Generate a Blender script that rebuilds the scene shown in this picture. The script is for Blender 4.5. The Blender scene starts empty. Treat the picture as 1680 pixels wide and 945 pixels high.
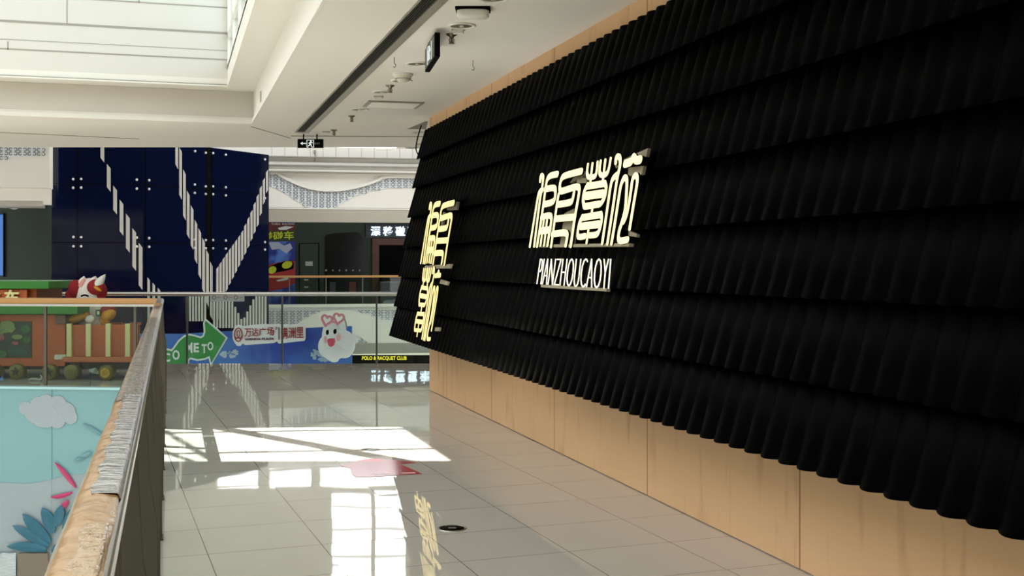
import bpy, math, random
from mathutils import Vector, Matrix
random.seed(7)
C = bpy.context.scene.collection
sc = bpy.context.scene

# ------------------------------------------------------------------ camera, world, sun, exposure
FPX, HOR, CAMH = 1875.0, 434.0, 1.52
TH = math.atan(560 / 1875)
cs, sn = math.cos(TH), math.sin(TH)
R, F, Z = Vector((cs, -sn, 0)), Vector((sn, cs, 0)), Vector((0, 0, 1))
cam = bpy.data.objects.new('camera', bpy.data.cameras.new('camera')); C.objects.link(cam)
cam.location = (0, 0, CAMH); cam.rotation_euler = (math.pi / 2, 0, -TH)
cam.data.sensor_width = 36; cam.data.lens = 36 * FPX / 1680
cam.data.shift_y = (HOR - 472.5) / 1680
cam.data.clip_start = .05; cam.data.clip_end = 500
sc.camera = cam

SKY, SUN, EXPO = 2.7, 13.0, 0.55
world = bpy.data.worlds.new('sky'); sc.world = world; world.use_nodes = True
bg = world.node_tree.nodes['Background']
bg.inputs[0].default_value = (.94, .97, 1.0, 1); bg.inputs[1].default_value = SKY
SUNX, SUNY = .42, -.25                      # where the sunlight goes per metre of fall
sl = bpy.data.lights.new('sun', 'SUN'); sl.energy = SUN; sl.angle = math.radians(.3); sl.color = (1, .97, .92)
sun = bpy.data.objects.new('sun', sl); C.objects.link(sun); sun.location = (-6, 10, 20)
sun.rotation_euler = Vector((SUNX, SUNY, -1)).to_track_quat('-Z', 'Y').to_euler()
vs = sc.view_settings
vs.view_transform = 'Standard'; vs.look = 'None'; vs.exposure = EXPO; vs.gamma = 1
try: vs.use_curve_mapping = False
except Exception: pass
sc.cycles.use_denoising = True
sc.cycles.blur_glossy = .3

# ------------------------------------------------------------------ helpers: places
def P(u, v, D):
    return R * ((u - 840) / FPX * D) + F * D + Z * (CAMH + (HOR - v) / FPX * D)
def floor_pt(u, v, z=0.0):
    return P(u, v, FPX * (CAMH - z) / (v - HOR))
CEIL = 3.29
def ceil_pt(u, v, z=CEIL):
    return P(u, v, FPX * (z - CAMH) / (HOR - v))
CAMP = Vector((0, 0, CAMH))
class Board:
    """an upright (or leaning) plane standing in the place: p0, a direction along it, an up direction"""
    def __init__(s, p0, d, up=Z):
        s.p0 = Vector(p0); s.d = Vector(d).normalized(); s.up = Vector(up).normalized()
        s.n = s.d.cross(s.up).normalized()
        if s.n.dot(CAMP - s.p0) < 0: s.n = -s.n
    def at(s, u, v, off=0.0):
        ray = R * ((u - 840) / FPX) + F + Z * ((HOR - v) / FPX)
        t = (s.p0 + s.n * off - CAMP).dot(s.n) / ray.dot(s.n)
        return CAMP + ray * t
    def ab(s, p):
        q = p - s.p0
        return q.dot(s.d), q.dot(s.up)
    def pt(s, a, b, off=0.0):
        return s.p0 + s.d * a + s.up * b + s.n * off
def frontal(D, ang=0, u0=840):
    a = math.radians(ang)
    return Board(P(u0, HOR, D), R * math.cos(a) + F * math.sin(a))

# ------------------------------------------------------------------ helpers: meshes
class MB:
    def __init__(s): s.v = []; s.f = []; s.sm = []
    def add(s, vs_, fs, smooth=False):
        o = len(s.v); s.v += [Vector(p) for p in vs_]
        s.f += [tuple(i + o for i in f) for f in fs]; s.sm += [smooth] * len(fs)
        return s
    def box(s, x0, x1, y0, y1, z0, z1):
        p = [(x, y, z) for z in (z0, z1) for y in (y0, y1) for x in (x0, x1)]
        return s.add(p, [(0, 2, 3, 1), (4, 5, 7, 6), (0, 1, 5, 4), (2, 6, 7, 3), (0, 4, 6, 2), (1, 3, 7, 5)])
    def obox(s, c, ax, ay, az):
        c = Vector(c); ax, ay, az = Vector(ax), Vector(ay), Vector(az)
        p = [c + ax * i + ay * j + az * k for k in (-1, 1) for j in (-1, 1) for i in (-1, 1)]
        return s.add(p, [(0, 2, 3, 1), (4, 5, 7, 6), (0, 1, 5, 4), (2, 6, 7, 3), (0, 4, 6, 2), (1, 3, 7, 5)])
    def bar(s, a, b, w, h, up=Z):
        a, b = Vector(a), Vector(b); d = b - a; L = d.length; d.normalize()
        sd = d.cross(Vector(up)).normalized(); u2 = sd.cross(d)
        return s.obox((a + b) / 2, d * (L / 2), sd * (w / 2), u2 * (h / 2))
    def prism(s, pts, ext):
        pts = [Vector(p) for p in pts]; n = len(pts); ext = Vector(ext)
        q = pts + [p + ext for p in pts]
        return s.add(q, [tuple(range(n))[::-1], tuple(range(n, 2 * n))] + [(i, (i + 1) % n, n + (i + 1) % n, n + i) for i in range(n)])
    def tube(s, path, r, k=10, smooth=True, cap=True):
        path = [Vector(p) for p in path]; n = len(path); vs_ = []; prev = None
        rs = r if isinstance(r, (list, tuple)) else [r] * n
        for i, p in enumerate(path):
            d = (path[min(i + 1, n - 1)] - path[max(i - 1, 0)]).normalized()
            if prev is None:
                a = d.cross(Z) if abs(d.z) < .95 else d.cross(Vector((1, 0, 0)))
            else:
                a = prev - d * prev.dot(d)
            a.normalize(); prev = a; b = d.cross(a)
            vs_ += [p + (a * math.cos(2 * math.pi * j / k) + b * math.sin(2 * math.pi * j / k)) * rs[i] for j in range(k)]
        fs = [(i * k + j, i * k + (j + 1) % k, (i + 1) * k + (j + 1) % k, (i + 1) * k + j) for i in range(n - 1) for j in range(k)]
        s.add(vs_, fs, smooth)
        if cap: s.add(vs_[:k], [tuple(range(k))[::-1]]); s.add(vs_[-k:], [tuple(range(k))])
        return s
    def lathe(s, prof, c=(0, 0, 0), k=24, ax=Z, smooth=True):
        ax = Vector(ax).normalized(); a = ax.orthogonal().normalized(); b = ax.cross(a); c = Vector(c)
        vs_ = [c + ax * h + (a * math.cos(2 * math.pi * j / k) + b * math.sin(2 * math.pi * j / k)) * r for r, h in prof for j in range(k)]
        m = len(prof)
        s.add(vs_, [(i * k + j, i * k + (j + 1) % k, (i + 1) * k + (j + 1) % k, (i + 1) * k + j) for i in range(m - 1) for j in range(k)], smooth)
        if prof[0][0] > 1e-4: s.add(vs_[:k], [tuple(range(k))[::-1]])
        if prof[-1][0] > 1e-4: s.add(vs_[-k:], [tuple(range(k))])
        return s
    def ball(s, c, rx, ry=None, rz=None, k=20, m=12, rot=None):
        ry = rx if ry is None else ry; rz = rx if rz is None else rz; c = Vector(c); vs_ = []
        for i in range(m + 1):
            t = math.pi * i / m
            for j in range(k):
                p = 2 * math.pi * j / k
                q = Vector((rx * math.sin(t) * math.cos(p), ry * math.sin(t) * math.sin(p), rz * math.cos(t)))
                vs_.append(c + (rot @ q if rot else q))
        return s.add(vs_, [(i * k + j, (i + 1) * k + j, (i + 1) * k + (j + 1) % k, i * k + (j + 1) % k) for i in range(m) for j in range(k)], True)
    def ribbon(s, pts, w, ext, nrm, closed=False, caps=True):
        """a flat stroke of width w swept along pts in a plane of normal nrm, ext deep"""
        pts = [Vector(p) for p in pts]; n = len(pts); nrm = Vector(nrm).normalized()
        ws = w if isinstance(w, (list, tuple)) else [w] * n
        L = []; Rr = []
        for i, p in enumerate(pts):
            if closed: d = pts[(i + 1) % n] - pts[i - 1]
            else: d = pts[min(i + 1, n - 1)] - pts[max(i - 1, 0)]
            d.normalize(); sd = d.cross(nrm).normalized()
            L.append(p + sd * ws[i] / 2); Rr.append(p - sd * ws[i] / 2)
        if closed:
            for i in range(n):
                j = (i + 1) % n; s.prism([L[i], L[j], Rr[j], Rr[i]], ext)
        else:
            poly = L[:]
            if caps:
                d = (pts[-1] - pts[-2]).normalized(); sd = d.cross(nrm).normalized()
                poly += [pts[-1] + (sd * math.cos(t) + d * math.sin(t)) * ws[-1] / 2 for t in [math.pi * q / 6 for q in range(1, 6)]]
            poly += Rr[::-1]
            if caps:
                d = (pts[0] - pts[1]).normalized(); sd = d.cross(nrm).normalized()
                poly += [pts[0] + (sd * math.cos(t) + d * math.sin(t)) * ws[0] / 2 for t in [math.pi * q / 6 for q in range(1, 6)]]
            s.prism(poly, ext)
        return s
OFFS = {}
def obj(name, mb, mat, parent=None, bevel=0.0, label=None):
    me = bpy.data.meshes.new(name)
    off = OFFS.get(parent.name, Vector()) if parent else Vector()
    me.from_pydata([tuple(p - off) for p in mb.v], [], mb.f); me.update()
    import bmesh
    bm = bmesh.new(); bm.from_mesh(me); bmesh.ops.recalc_face_normals(bm, faces=bm.faces); bm.to_mesh(me); bm.free()
    for p, f in zip(me.polygons, mb.sm): p.use_smooth = f
    if mat: me.materials.append(mat)
    o = bpy.data.objects.new(name, me); C.objects.link(o)
    OFFS[o.name] = off
    if parent: o.parent = parent
    if bevel:
        b = o.modifiers.new('bevel', 'BEVEL'); b.width = bevel; b.segments = 2; b.limit_method = 'ANGLE'
    if label: o['label'] = label
    return o
def tag(o, label, cat, group=None, kind=None):
    o['label'] = label; o['category'] = cat
    if group: o['group'] = group
    if kind: o['kind'] = kind
    return o
def thing(name, label, cat, loc=(0, 0, 0), group=None):
    o = bpy.data.objects.new(name, None); C.objects.link(o)
    o.location = loc; o.empty_display_size = .1; OFFS[o.name] = Vector(loc)
    return tag(o, label, cat, group)
def struct(name, mb, mat, bevel=0.0):
    o = obj(name, mb, mat, None, bevel); o['kind'] = 'structure'; return o
def dup(root, loc, label=None, rotz=None):
    r = root.copy(); C.objects.link(r); r.location = loc
    if rotz is not None: r.rotation_euler = (0, 0, rotz)
    if label: r['label'] = label
    for ch in list(root.children):
        c = ch.copy(); C.objects.link(c); c.parent = r
        for g in list(ch.children):
            d = g.copy(); C.objects.link(d); d.parent = c
    return r
def smooth_path(pts, n=5):
    pts = [Vector(p) for p in pts]
    if len(pts) < 3: return pts
    out = []
    for i in range(len(pts) - 1):
        p0 = pts[max(i - 1, 0)]; p1 = pts[i]; p2 = pts[i + 1]; p3 = pts[min(i + 2, len(pts) - 1)]
        for k in range(n):
            t = k / n
            out.append(.5 * ((2 * p1) + (p2 - p0) * t + (2 * p0 - 5 * p1 + 4 * p2 - p3) * t * t + (3 * p1 - p0 - 3 * p2 + p3) * t ** 3))
    out.append(pts[-1]); return out
def text_mb(s, put, depth=.01, bold=0.0, res=3):
    """lettering: put(x, y, z) gives the place for x, y in 0..1 of the line's box and z along the depth"""
    cu = bpy.data.curves.new('lettering', 'FONT'); cu.body = s; cu.resolution_u = res; cu.extrude = .5; cu.offset = bold
    o = bpy.data.objects.new('lettering', cu); C.objects.link(o)
    dg = bpy.context.evaluated_depsgraph_get(); dg.update()
    me = bpy.data.meshes.new_from_object(o.evaluated_get(dg))
    xs = [v.co.x for v in me.vertices]; ys = [v.co.y for v in me.vertices]
    x0, x1, y0, y1 = min(xs), max(xs), min(ys), max(ys)
    mb = MB(); mb.add([put((v.co.x - x0) / (x1 - x0), (v.co.y - y0) / (y1 - y0), v.co.z * depth) for v in me.vertices],
                      [tuple(p.vertices) for p in me.polygons])
    bpy.data.objects.remove(o); bpy.data.curves.remove(cu); bpy.data.meshes.remove(me)
    return mb
def board_text(b, s, u0, u1, vtop, vbot, off, depth=.01, bold=0.0, u0t=None, u1t=None):
    """line of lettering on board b inside the quad (u0..u1 at the bottom, u0t..u1t at the top)"""
    a = b.at(u0, vbot if not isinstance(vbot, tuple) else vbot[0], off); d = b.at(u1, vbot if not isinstance(vbot, tuple) else vbot[1], off)
    e = b.at(u0 if u0t is None else u0t, vtop if not isinstance(vtop, tuple) else vtop[0], off)
    g = b.at(u1 if u1t is None else u1t, vtop if not isinstance(vtop, tuple) else vtop[1], off)
    def put(x, y, z): return (a * (1 - x) + d * x) * (1 - y) + (e * (1 - x) + g * x) * y + b.n * z
    return text_mb(s, put, depth, bold)
def zz_(p, z): return Vector((p.x, p.y, z))
def panel(b, uv, thick, off=0.0):
    return MB().prism([b.at(u, v, off) for u, v in uv], -b.n * thick)
def rect(u0, u1, v0, v1): return [(u0, v0), (u1, v0), (u1, v1), (u0, v1)]

# ------------------------------------------------------------------ helpers: materials
def srgb(r, g, b):
    f = lambda x: (x / 255 / 12.92) if x / 255 <= .04045 else ((x / 255 + .055) / 1.055) ** 2.4
    return (f(r), f(g), f(b), 1)
MATS = {}
def mat(name, col, rough=.6, metal=0.0, spec=.5, emit=0.0, coat=0.0):
    m = bpy.data.materials.new(name); m.use_nodes = True
    p = m.node_tree.nodes['Principled BSDF']
    p.inputs['Base Color'].default_value = srgb(*col); p.inputs['Roughness'].default_value = rough
    p.inputs['Metallic'].default_value = metal; p.inputs['Specular IOR Level'].default_value = spec
    p.inputs['Coat Weight'].default_value = coat
    if emit:
        p.inputs['Emission Color'].default_value = srgb(*col); p.inputs['Emission Strength'].default_value = emit
        p.inputs['Base Color'].default_value = (.05, .05, .05, 1)
    MATS[name] = m; return m
class NT:
    def __init__(s, m): s.t = m.node_tree; s.p = s.t.nodes['Principled BSDF']
    def n(s, typ, **kw):
        x = s.t.nodes.new(typ)
        for k, v in kw.items():
            if k.startswith('i_'):
                x.inputs[k[2:].replace('_', ' ')].default_value = v
            elif k[0] == 'n' and k[1:].isdigit(): x.inputs[int(k[1:])].default_value = v
            else: setattr(x, k, v)
        return x
    def l(s, a, b): s.t.links.new(a, b)
    def math(s, op, a, b=None):
        x = s.t.nodes.new('ShaderNodeMath'); x.operation = op
        for i, q in enumerate((a, b)):
            if q is None: continue
            if isinstance(q, (int, float)): x.inputs[i].default_value = q
            else: s.l(q, x.inputs[i])
        return x.outputs[0]
    def mix(s, fac, a, b):
        x = s.t.nodes.new('ShaderNodeMix'); x.data_type = 'RGBA'
        if isinstance(fac, (int, float)): x.inputs[0].default_value = fac
        else: s.l(fac, x.inputs[0])
        for i, q in ((6, a), (7, b)):
            if isinstance(q, tuple): x.inputs[i].default_value = q
            else: s.l(q, x.inputs[i])
        return x.outputs[2]
    def ramp(s, fac, lo, hi):
        x = s.t.nodes.new('ShaderNodeMapRange'); x.inputs[1].default_value = lo; x.inputs[2].default_value = hi
        s.l(fac, x.inputs[0]); return x.outputs[0]
    def pos(s):
        g = s.t.nodes.new('ShaderNodeNewGeometry'); return g.outputs['Position']
    def noise(s, vec, scale, detail=3.0):
        x = s.t.nodes.new('ShaderNodeTexNoise'); x.inputs['Scale'].default_value = scale; x.inputs['Detail'].default_value = detail
        if vec is not None: s.l(vec, x.inputs['Vector'])
        return x.outputs['Fac']
    def bump(s, h, strength, dist=.01):
        x = s.t.nodes.new('ShaderNodeBump'); x.inputs['Strength'].default_value = strength; x.inputs['Distance'].default_value = dist
        s.l(h, x.inputs['Height']); s.l(x.outputs[0], s.p.inputs['Normal']); return x
    def scaled(s, vec, sc_):
        x = s.t.nodes.new('ShaderNodeVectorMath'); x.operation = 'MULTIPLY'; s.l(vec, x.inputs[0]); x.inputs[1].default_value = sc_
        return x.outputs[0]
def mottled(name, col, rough, amt=.08, scale=3.0, **kw):
    m = mat(name, col, rough, **kw); t = NT(m)
    c = srgb(*col); d = tuple(x * (1 - amt) for x in c[:3]) + (1,)
    t.l(t.mix(t.noise(t.pos(), scale), d, c), t.p.inputs['Base Color']); return m

# polished floor tile
TILE_A = math.radians(3.5); TILE = .6
m_floor = mat('polished floor tile', (205, 198, 186), .02, spec=.95)
t = NT(m_floor); mp = t.n('ShaderNodeMapping'); t.l(t.pos(), mp.inputs[0]); mp.inputs['Rotation'].default_value = (0, 0, -TILE_A); mp.inputs['Location'].default_value = (.335, .12, 0)
sx = t.n('ShaderNodeSeparateXYZ'); t.l(mp.outputs[0], sx.inputs[0])
def edge(o):
    q = t.math('FRACT', t.math('DIVIDE', o, TILE)); return t.math('LESS_THAN', t.math('ABSOLUTE', t.math('SUBTRACT', q, .5)), .0042)
gr = t.math('MAXIMUM', edge(sx.outputs[0]), edge(sx.outputs[1]))
tone = t.mix(t.noise(t.pos(), 1.3, 5), srgb(198, 193, 184), srgb(209, 205, 196))
t.l(t.mix(gr, tone, srgb(120, 114, 104)), t.p.inputs['Base Color'])
wn = t.n('ShaderNodeTexWhiteNoise', noise_dimensions='2D')
fl = t.n('ShaderNodeVectorMath', operation='FLOOR'); ad = t.n('ShaderNodeVectorMath', operation='ADD'); ad.inputs[1].default_value = (.5, .5, 0)
t.l(t.scaled(mp.outputs[0], (1 / TILE, 1 / TILE, 0)), ad.inputs[0]); t.l(ad.outputs[0], fl.inputs[0]); t.l(fl.outputs[0], wn.inputs['Vector'])
tilt = t.n('ShaderNodeVectorMath', operation='SUBTRACT'); t.l(wn.outputs['Color'], tilt.inputs[0]); tilt.inputs[1].default_value = (.5, .5, .5)
tl = t.scaled(tilt.outputs[0], (.004, .004, 0))
geo = t.n('ShaderNodeNewGeometry'); nadd = t.n('ShaderNodeVectorMath', operation='ADD'); t.l(geo.outputs['Normal'], nadd.inputs[0]); t.l(tl, nadd.inputs[1])
bp = t.bump(t.noise(t.pos(), 1.6, 1), .05, .02); t.l(nadd.outputs[0], bp.inputs['Normal'])

# orange-tan board wall with seams and scuffs
m_board = mat('tan board', (222, 180, 132), .55, spec=.25); t = NT(m_board)
sx = t.n('ShaderNodeSeparateXYZ'); t.l(t.pos(), sx.inputs[0])
q = t.math('FRACT', t.math('DIVIDE', t.math('SUBTRACT', sx.outputs[1], 5.04 - .95), 1.9))
seam = t.math('LESS_THAN', t.math('ABSOLUTE', t.math('SUBTRACT', q, .5)), .0035)
st = t.noise(t.scaled(t.pos(), (1, 2.2, .45)), 3.2, 6)
sm = t.ramp(st, .56, .74)
c1 = t.mix(t.noise(t.pos(), .9, 2), srgb(206, 164, 122), srgb(217, 176, 135))
c2 = t.mix(t.math('MULTIPLY', sm, .45), c1, srgb(160, 112, 68))
t.l(t.mix(seam, c2, srgb(150, 105, 65)), t.p.inputs['Base Color'])

m_white = mottled('white plaster', (222, 220, 212), .7, .03, 2)
m_fascia_shade = mottled('cream fascia with painted shade', (196, 191, 181), .75, .04, 1.5)  # cream plaster darkened in colour to imitate the ledge's shade
m_soffit = mottled('cream plaster', (227, 223, 216), .75, .04, 1.5)
m_panel = mottled('white wall panel', (206, 205, 198), .55, .02, 1)
m_joint = mat('panel joint', (150, 148, 138), .8)
m_black = mat('black resin tile', (1.0, 1.2, 1.6), .5, spec=.02)
m_dark = mat('flat black', (4, 4, 5), .7, spec=.06)
m_steel = mat('brushed steel', (188, 188, 184), .25, 1.0)
m_post = mottled('grey satin metal', (88, 82, 73), .5, .12, 1.5, metal=.2)
m_slate = mat('dark vent', (70, 67, 62), .5, spec=.3)
m_grey = mat('grey metal', (150, 146, 136), .45, .3)
m_frame = mat('warm grey letter back', (150, 140, 118), .6)
m_signR = mat('lit letter', (255, 244, 176), emit=1.05)
m_signL = mat('lit letter amber', (255, 226, 148), emit=.95)
m_signT = mat('lit roman letter', (255, 249, 214), emit=1.1)
m_led = mat('white lit character', (216, 236, 255), emit=2.2)
m_yel = mat('yellow lit letter', (240, 222, 30), emit=1.0)
m_navy = mat('navy glass cladding', (4, 12, 40), .05, spec=.28)
m_stripe = mat('pale stripe', (188, 186, 180), .5)
m_bolt = mat('bolt', (225, 225, 225), .3, .6)
m_fret = mat('grey fretwork', (88, 96, 110), .6)
m_fretback = mat('pale fretwork ground', (214, 218, 220), .7)
m_green = mottled('dark green wall', (26, 50, 37), .5, .1, 2)
m_brown = mottled('brown door frame', (96, 58, 42), .45, .2, 3)
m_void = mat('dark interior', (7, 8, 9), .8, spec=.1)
m_railw = mat('brown wrapped rail', (170, 128, 76), .45)
m_blue = None

def glass(name, tint=(214, 226, 220), rough=0.0):
    m = bpy.data.materials.new(name); m.use_nodes = True; nt = m.node_tree; nt.nodes.clear()
    o = nt.nodes.new('ShaderNodeOutputMaterial'); mx = nt.nodes.new('ShaderNodeMixShader')
    tr = nt.nodes.new('ShaderNodeBsdfTransparent'); tr.inputs[0].default_value = srgb(*tint)
    gl = nt.nodes.new('ShaderNodeBsdfGlossy'); gl.inputs['Roughness'].default_value = rough
    lw = nt.nodes.new('ShaderNodeLayerWeight'); pw = nt.nodes.new('ShaderNodeMath'); pw.operation = 'POWER'; pw.inputs[1].default_value = 5.0
    ma = nt.nodes.new('ShaderNodeMath'); ma.operation = 'MULTIPLY_ADD'; ma.inputs[1].default_value = .9; ma.inputs[2].default_value = .018
    nt.links.new(lw.outputs['Facing'], pw.inputs[0]); nt.links.new(pw.outputs[0], ma.inputs[0])
    nt.links.new(ma.outputs[0], mx.inputs[0]); nt.links.new(tr.outputs[0], mx.inputs[1]); nt.links.new(gl.outputs[0], mx.inputs[2])
    nt.links.new(mx.outputs[0], o.inputs[0]); return m
m_glass = glass('clear balustrade glass', (232, 240, 236))
m_win = glass('window glass', (232, 240, 242))

# ------------------------------------------------------------------ measured anchors
WALL_X = 3.0
WALL_END = 13.53
C0 = floor_pt(262, 635); C1 = floor_pt(0, 632)
LD = (C1 - C0).normalized()                         # edge of the left bridge
C2 = C0 + LD * 9
DFAR = FPX * CAMH / (596.5 - HOR)                   # far edge of our floor
E0 = R * -9 + F * DFAR; E1 = R * 6 + F * DFAR

# ------------------------------------------------------------------ floor, walls, ceiling
fp = [Vector((-.19, -9, 0)), Vector((7, -9, 0)), Vector((E1.x, -9, 0)), E1, E0, C2, Vector((-.19, C0.y, 0))]
fp = [Vector((-.19, -9, 0)), Vector((7.5, -9, 0)), Vector((7.5, E1.y, 0)), E1, E0, C2, Vector((-.19, C0.y, 0))]
struct('floor', MB().prism(fp, (0, 0, -.45)), m_floor)
low = MB().box(-30, 25, -10, 60, -5.6, -5.4)
lowf = struct('floor_lower', low, mottled('lower floor', (190, 184, 172), .3, .06, 1))

w = MB().box(WALL_X, WALL_X + .5, -9, WALL_END, .006, CEIL)
struct('wall_right', w, m_board)
struct('wall_back', MB().box(-14, 8, -9.6, -9.2, -5.4, 9.2), mottled('shop fronts behind', (128, 124, 118), .6, .3, .6))
struct('wall_left', MB().box(-13.6, -13.2, -9.2, 17, -5.4, 9.2), m_white)
struct('wall_outer', MB().box(7.5, 7.9, -9.2, 18.5, 0, CEIL), m_white)

# corridor ceiling slab, open where the well is
LIPX = 1.0; BY = ceil_pt(408, 203).y
D_CE = 17.25
g0 = R * -12 + F * D_CE; g1 = R * 7 + F * D_CE
ce = [Vector((LIPX, -9, CEIL)), Vector((7.9, -9, CEIL)), Vector((7.9, g1.y, CEIL)), Vector((g1.x, g1.y, CEIL)), Vector((g0.x, g0.y, CEIL)),
      Vector((-12.5, BY, CEIL)), Vector((LIPX - .55, BY, CEIL)), Vector((LIPX, BY - .25, CEIL))]
ce = [Vector((LIPX, -9, CEIL)), Vector((7.9, -9, CEIL)), Vector((7.9, g1.y, CEIL)), Vector((g1.x, g1.y, CEIL)), Vector((g0.x, g0.y, CEIL)),
      Vector((-13, BY, CEIL)), Vector((LIPX, BY, CEIL))]
struct('ceiling', MB().prism(ce, (0, 0, .40)), m_soffit)
# ledge above the lip, stepping out over the well
UPX, UPY, ZL = .665, BY - .32, 3.69
lg = MB().box(UPX, 7.9, -9, UPY, ZL, ZL + .25).box(-13, 7.9, UPY, 17.5, ZL, ZL + .1)
struct('trim_1', lg, m_white)
struct('trim_shaded', MB().box(-13, LIPX, BY - .008, BY + .004, CEIL + .075, ZL - .002), m_fascia_shade)  # thin skin over the slab front, carrying the painted ledge shade
tr = MB()
for (dx, z0, z1) in ((.028, CEIL - .005, CEIL + .05), (.014, CEIL + .05, CEIL + .075)):
    tr.box(LIPX - dx, LIPX + .001, -9, BY - dx, z0, z1); tr.box(-13, LIPX, BY - dx, BY + .001, z0, z1)
struct('trim_2', tr, m_white)
gv = MB()
a, b_ = ceil_pt(478, 223), ceil_pt(700, 224); gv.bar(a + Z * .0, b_ + Z * .0, .09, .012)
a, b_ = ceil_pt(0, 217), ceil_pt(228, 227.5); gv.bar(a, b_, .03, .012)
a, b_ = ceil_pt(412, 207.5), ceil_pt(476, 226.5); gv.bar(a, b_, .02, .01)
struct('trim_3', gv, m_grey)

# upper wall across the well: white panels with joints
UW = Board((0, UPY, ZL), (1, 0, 0))
up = MB().box(-13, UPX, UPY, UPY + .3, ZL + .1, 9.2)
struct('wall_far', up, m_panel)
jt = MB()
def hjoint(v, th=.014):
    z = UW.at(369, v).z; jt.box(-13, UPX - .002, UPY - .004, UPY + .01, z - th / 2, z + th / 2)
for v, th in ((139.5, .016), (98, .016), (83, .006), (54.5, .026), (12.5, .014), (-40, .014), (-90, .014)): hjoint(v, th)
for u, v0, v1 in ((110, 0, 39), (228, -30, 4), (13, 68, 82)):
    a = UW.at(u, v0); b_ = UW.at(u, v1); jt.box(a.x - .006, a.x + .006, UPY - .004, UPY + .01, b_.z, a.z)
struct('trim_4', jt, m_joint)
struct('trim_5', MB().box(-13, UPX, UPY - .035, UPY, ZL, UW.at(369, 140.5).z), m_white)

# window wall along the right of the well, above the corridor ceiling
wf = MB(); x0, x1 = UPX, UPX + .08
for k in range(13):
    y = UPY - .03 - k * 1.15; wf.box(x0, x1, y - .03, y + .03, ZL + .25, 9.0)
for z in (ZL + .25, ZL + .62, ZL + 1.7, ZL + 2.9, ZL + 4.1, 8.95): wf.box(x0, x1, UPY - 13.9, UPY, z - .035, z + .035)
struct('window_1', wf, m_white)
wp = MB().box(UPX + .03, UPX + .045, UPY - 13.9, UPY, ZL + .25, 9.0)
o = obj('window_pane', wp, m_win, bpy.data.objects['window_1'])

# unseen well roof: slab, opening and bars shaped to cast the floor sun patch
RZ = 9.2
def up_roof(p): return Vector((p.x - SUNX * RZ, p.y - SUNY * RZ, RZ))
pa = [floor_pt(265, 702), floor_pt(655, 699.5), floor_pt(738, 756), floor_pt(265, 757)]
q0, q1, q2, q3 = [up_roof(p) for p in pa]
rx0, rx1 = -4.6, max(q1.x, q2.x); ry0, ry1 = min(q2.y, q3.y), max(q0.y, q1.y)
rf = MB()
def roofpoly(pts): rf.prism([Vector((x, y, RZ)) for x, y in pts], (0, 0, .3))
def along(p, q, x): return p.y + (q.y - p.y) * (x - p.x) / (q.x - p.x)
RX = UPX + .1; YT = UPY + .3
roofpoly([(q1.x, along(q0, q1, q1.x)), (RX, along(q0, q1, q1.x)), (RX, along(q3, q2, q2.x)), (q2.x, q2.y)])
roofpoly([(rx0, along(q0, q1, rx0)), (q1.x, q1.y), (RX, q1.y), (RX, YT), (rx0, YT)])
roofpoly([(rx0, along(q3, q2, rx0)), (rx0, -9.2), (RX, -9.2), (RX, q2.y), (q2.x, q2.y)])
struct('roof', rf, m_white)
mu = MB()
def shadow_bar(uv0, uv1, w_, h_=.06):
    mu.bar(up_roof(floor_pt(*uv0)) + Z * .15, up_roof(floor_pt(*uv1)) + Z * .15, w_, h_)
shadow_bar((255, 710), (700, 702.5), .07); shadow_bar((255, 744), (720, 735), .07)
shadow_bar((340, 700), (665, 760), .17)
shadow_bar((258, 706), (330, 752), .05); shadow_bar((200, 720), (300, 756), .05)
for x in (-6.2, -7.8, -9.4, -11): mu.box(x - .05, x + .05, -9.2, UPY, RZ, RZ + .15)
for y in range(-8, 15, 2): mu.box(-13.2, rx0, y - .04, y + .04, RZ, RZ + .12)
struct('trim_6', mu, m_grey)

# ------------------------------------------------------------------ far hall: storeys across the second void
FA = frontal(40.0, 12, 560)                          # front of the far gallery
def fa_ang(off): return Board(FA.p0 - FA.n * off, FA.d)
FB = fa_ang(4.2)
a = FA.at(300, 434); b_ = FA.at(1500, 434)
def far_slab(z0, z1, back=6.0, lo=-6, hi=40, front=0.0):
    p = [FA.p0 + FA.d * lo + FA.n * front, FA.p0 + FA.d * hi + FA.n * front, FA.p0 + FA.d * hi - FA.n * back, FA.p0 + FA.d * lo - FA.n * back]
    return MB().prism([Vector((q_.x, q_.y, z0)) for q_ in p], (0, 0, z1 - z0))
zf0 = FA.at(560, 341).z
zt = 5.62
struct('wall_gallery', far_slab(zf0, zt, 5.0), m_white)
struct('ceiling_gallery', far_slab(FA.at(560, 363).z, zf0 + .02, 1.2, front=-.5), m_white)
struct('floor_gallery', far_slab(-1.25, 0, 7.0), m_white)
struct('ceiling_lower', far_slab(FA.at(560, 583).z, -1.24, 6, front=-.5), mat('grey soffit', (176, 176, 172), .7))
struct('wall_shopfront', MB().prism([FB.at(380, 330), FB.at(900, 330), FB.at(900, 520), FB.at(380, 520)], -FB.n * .3), m_green)
struct('wall_lower', MB().prism([FB.at(300, 585), FB.at(900, 585), FB.at(900, 760), FB.at(300, 760)], -FB.n * .3), m_void)
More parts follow.
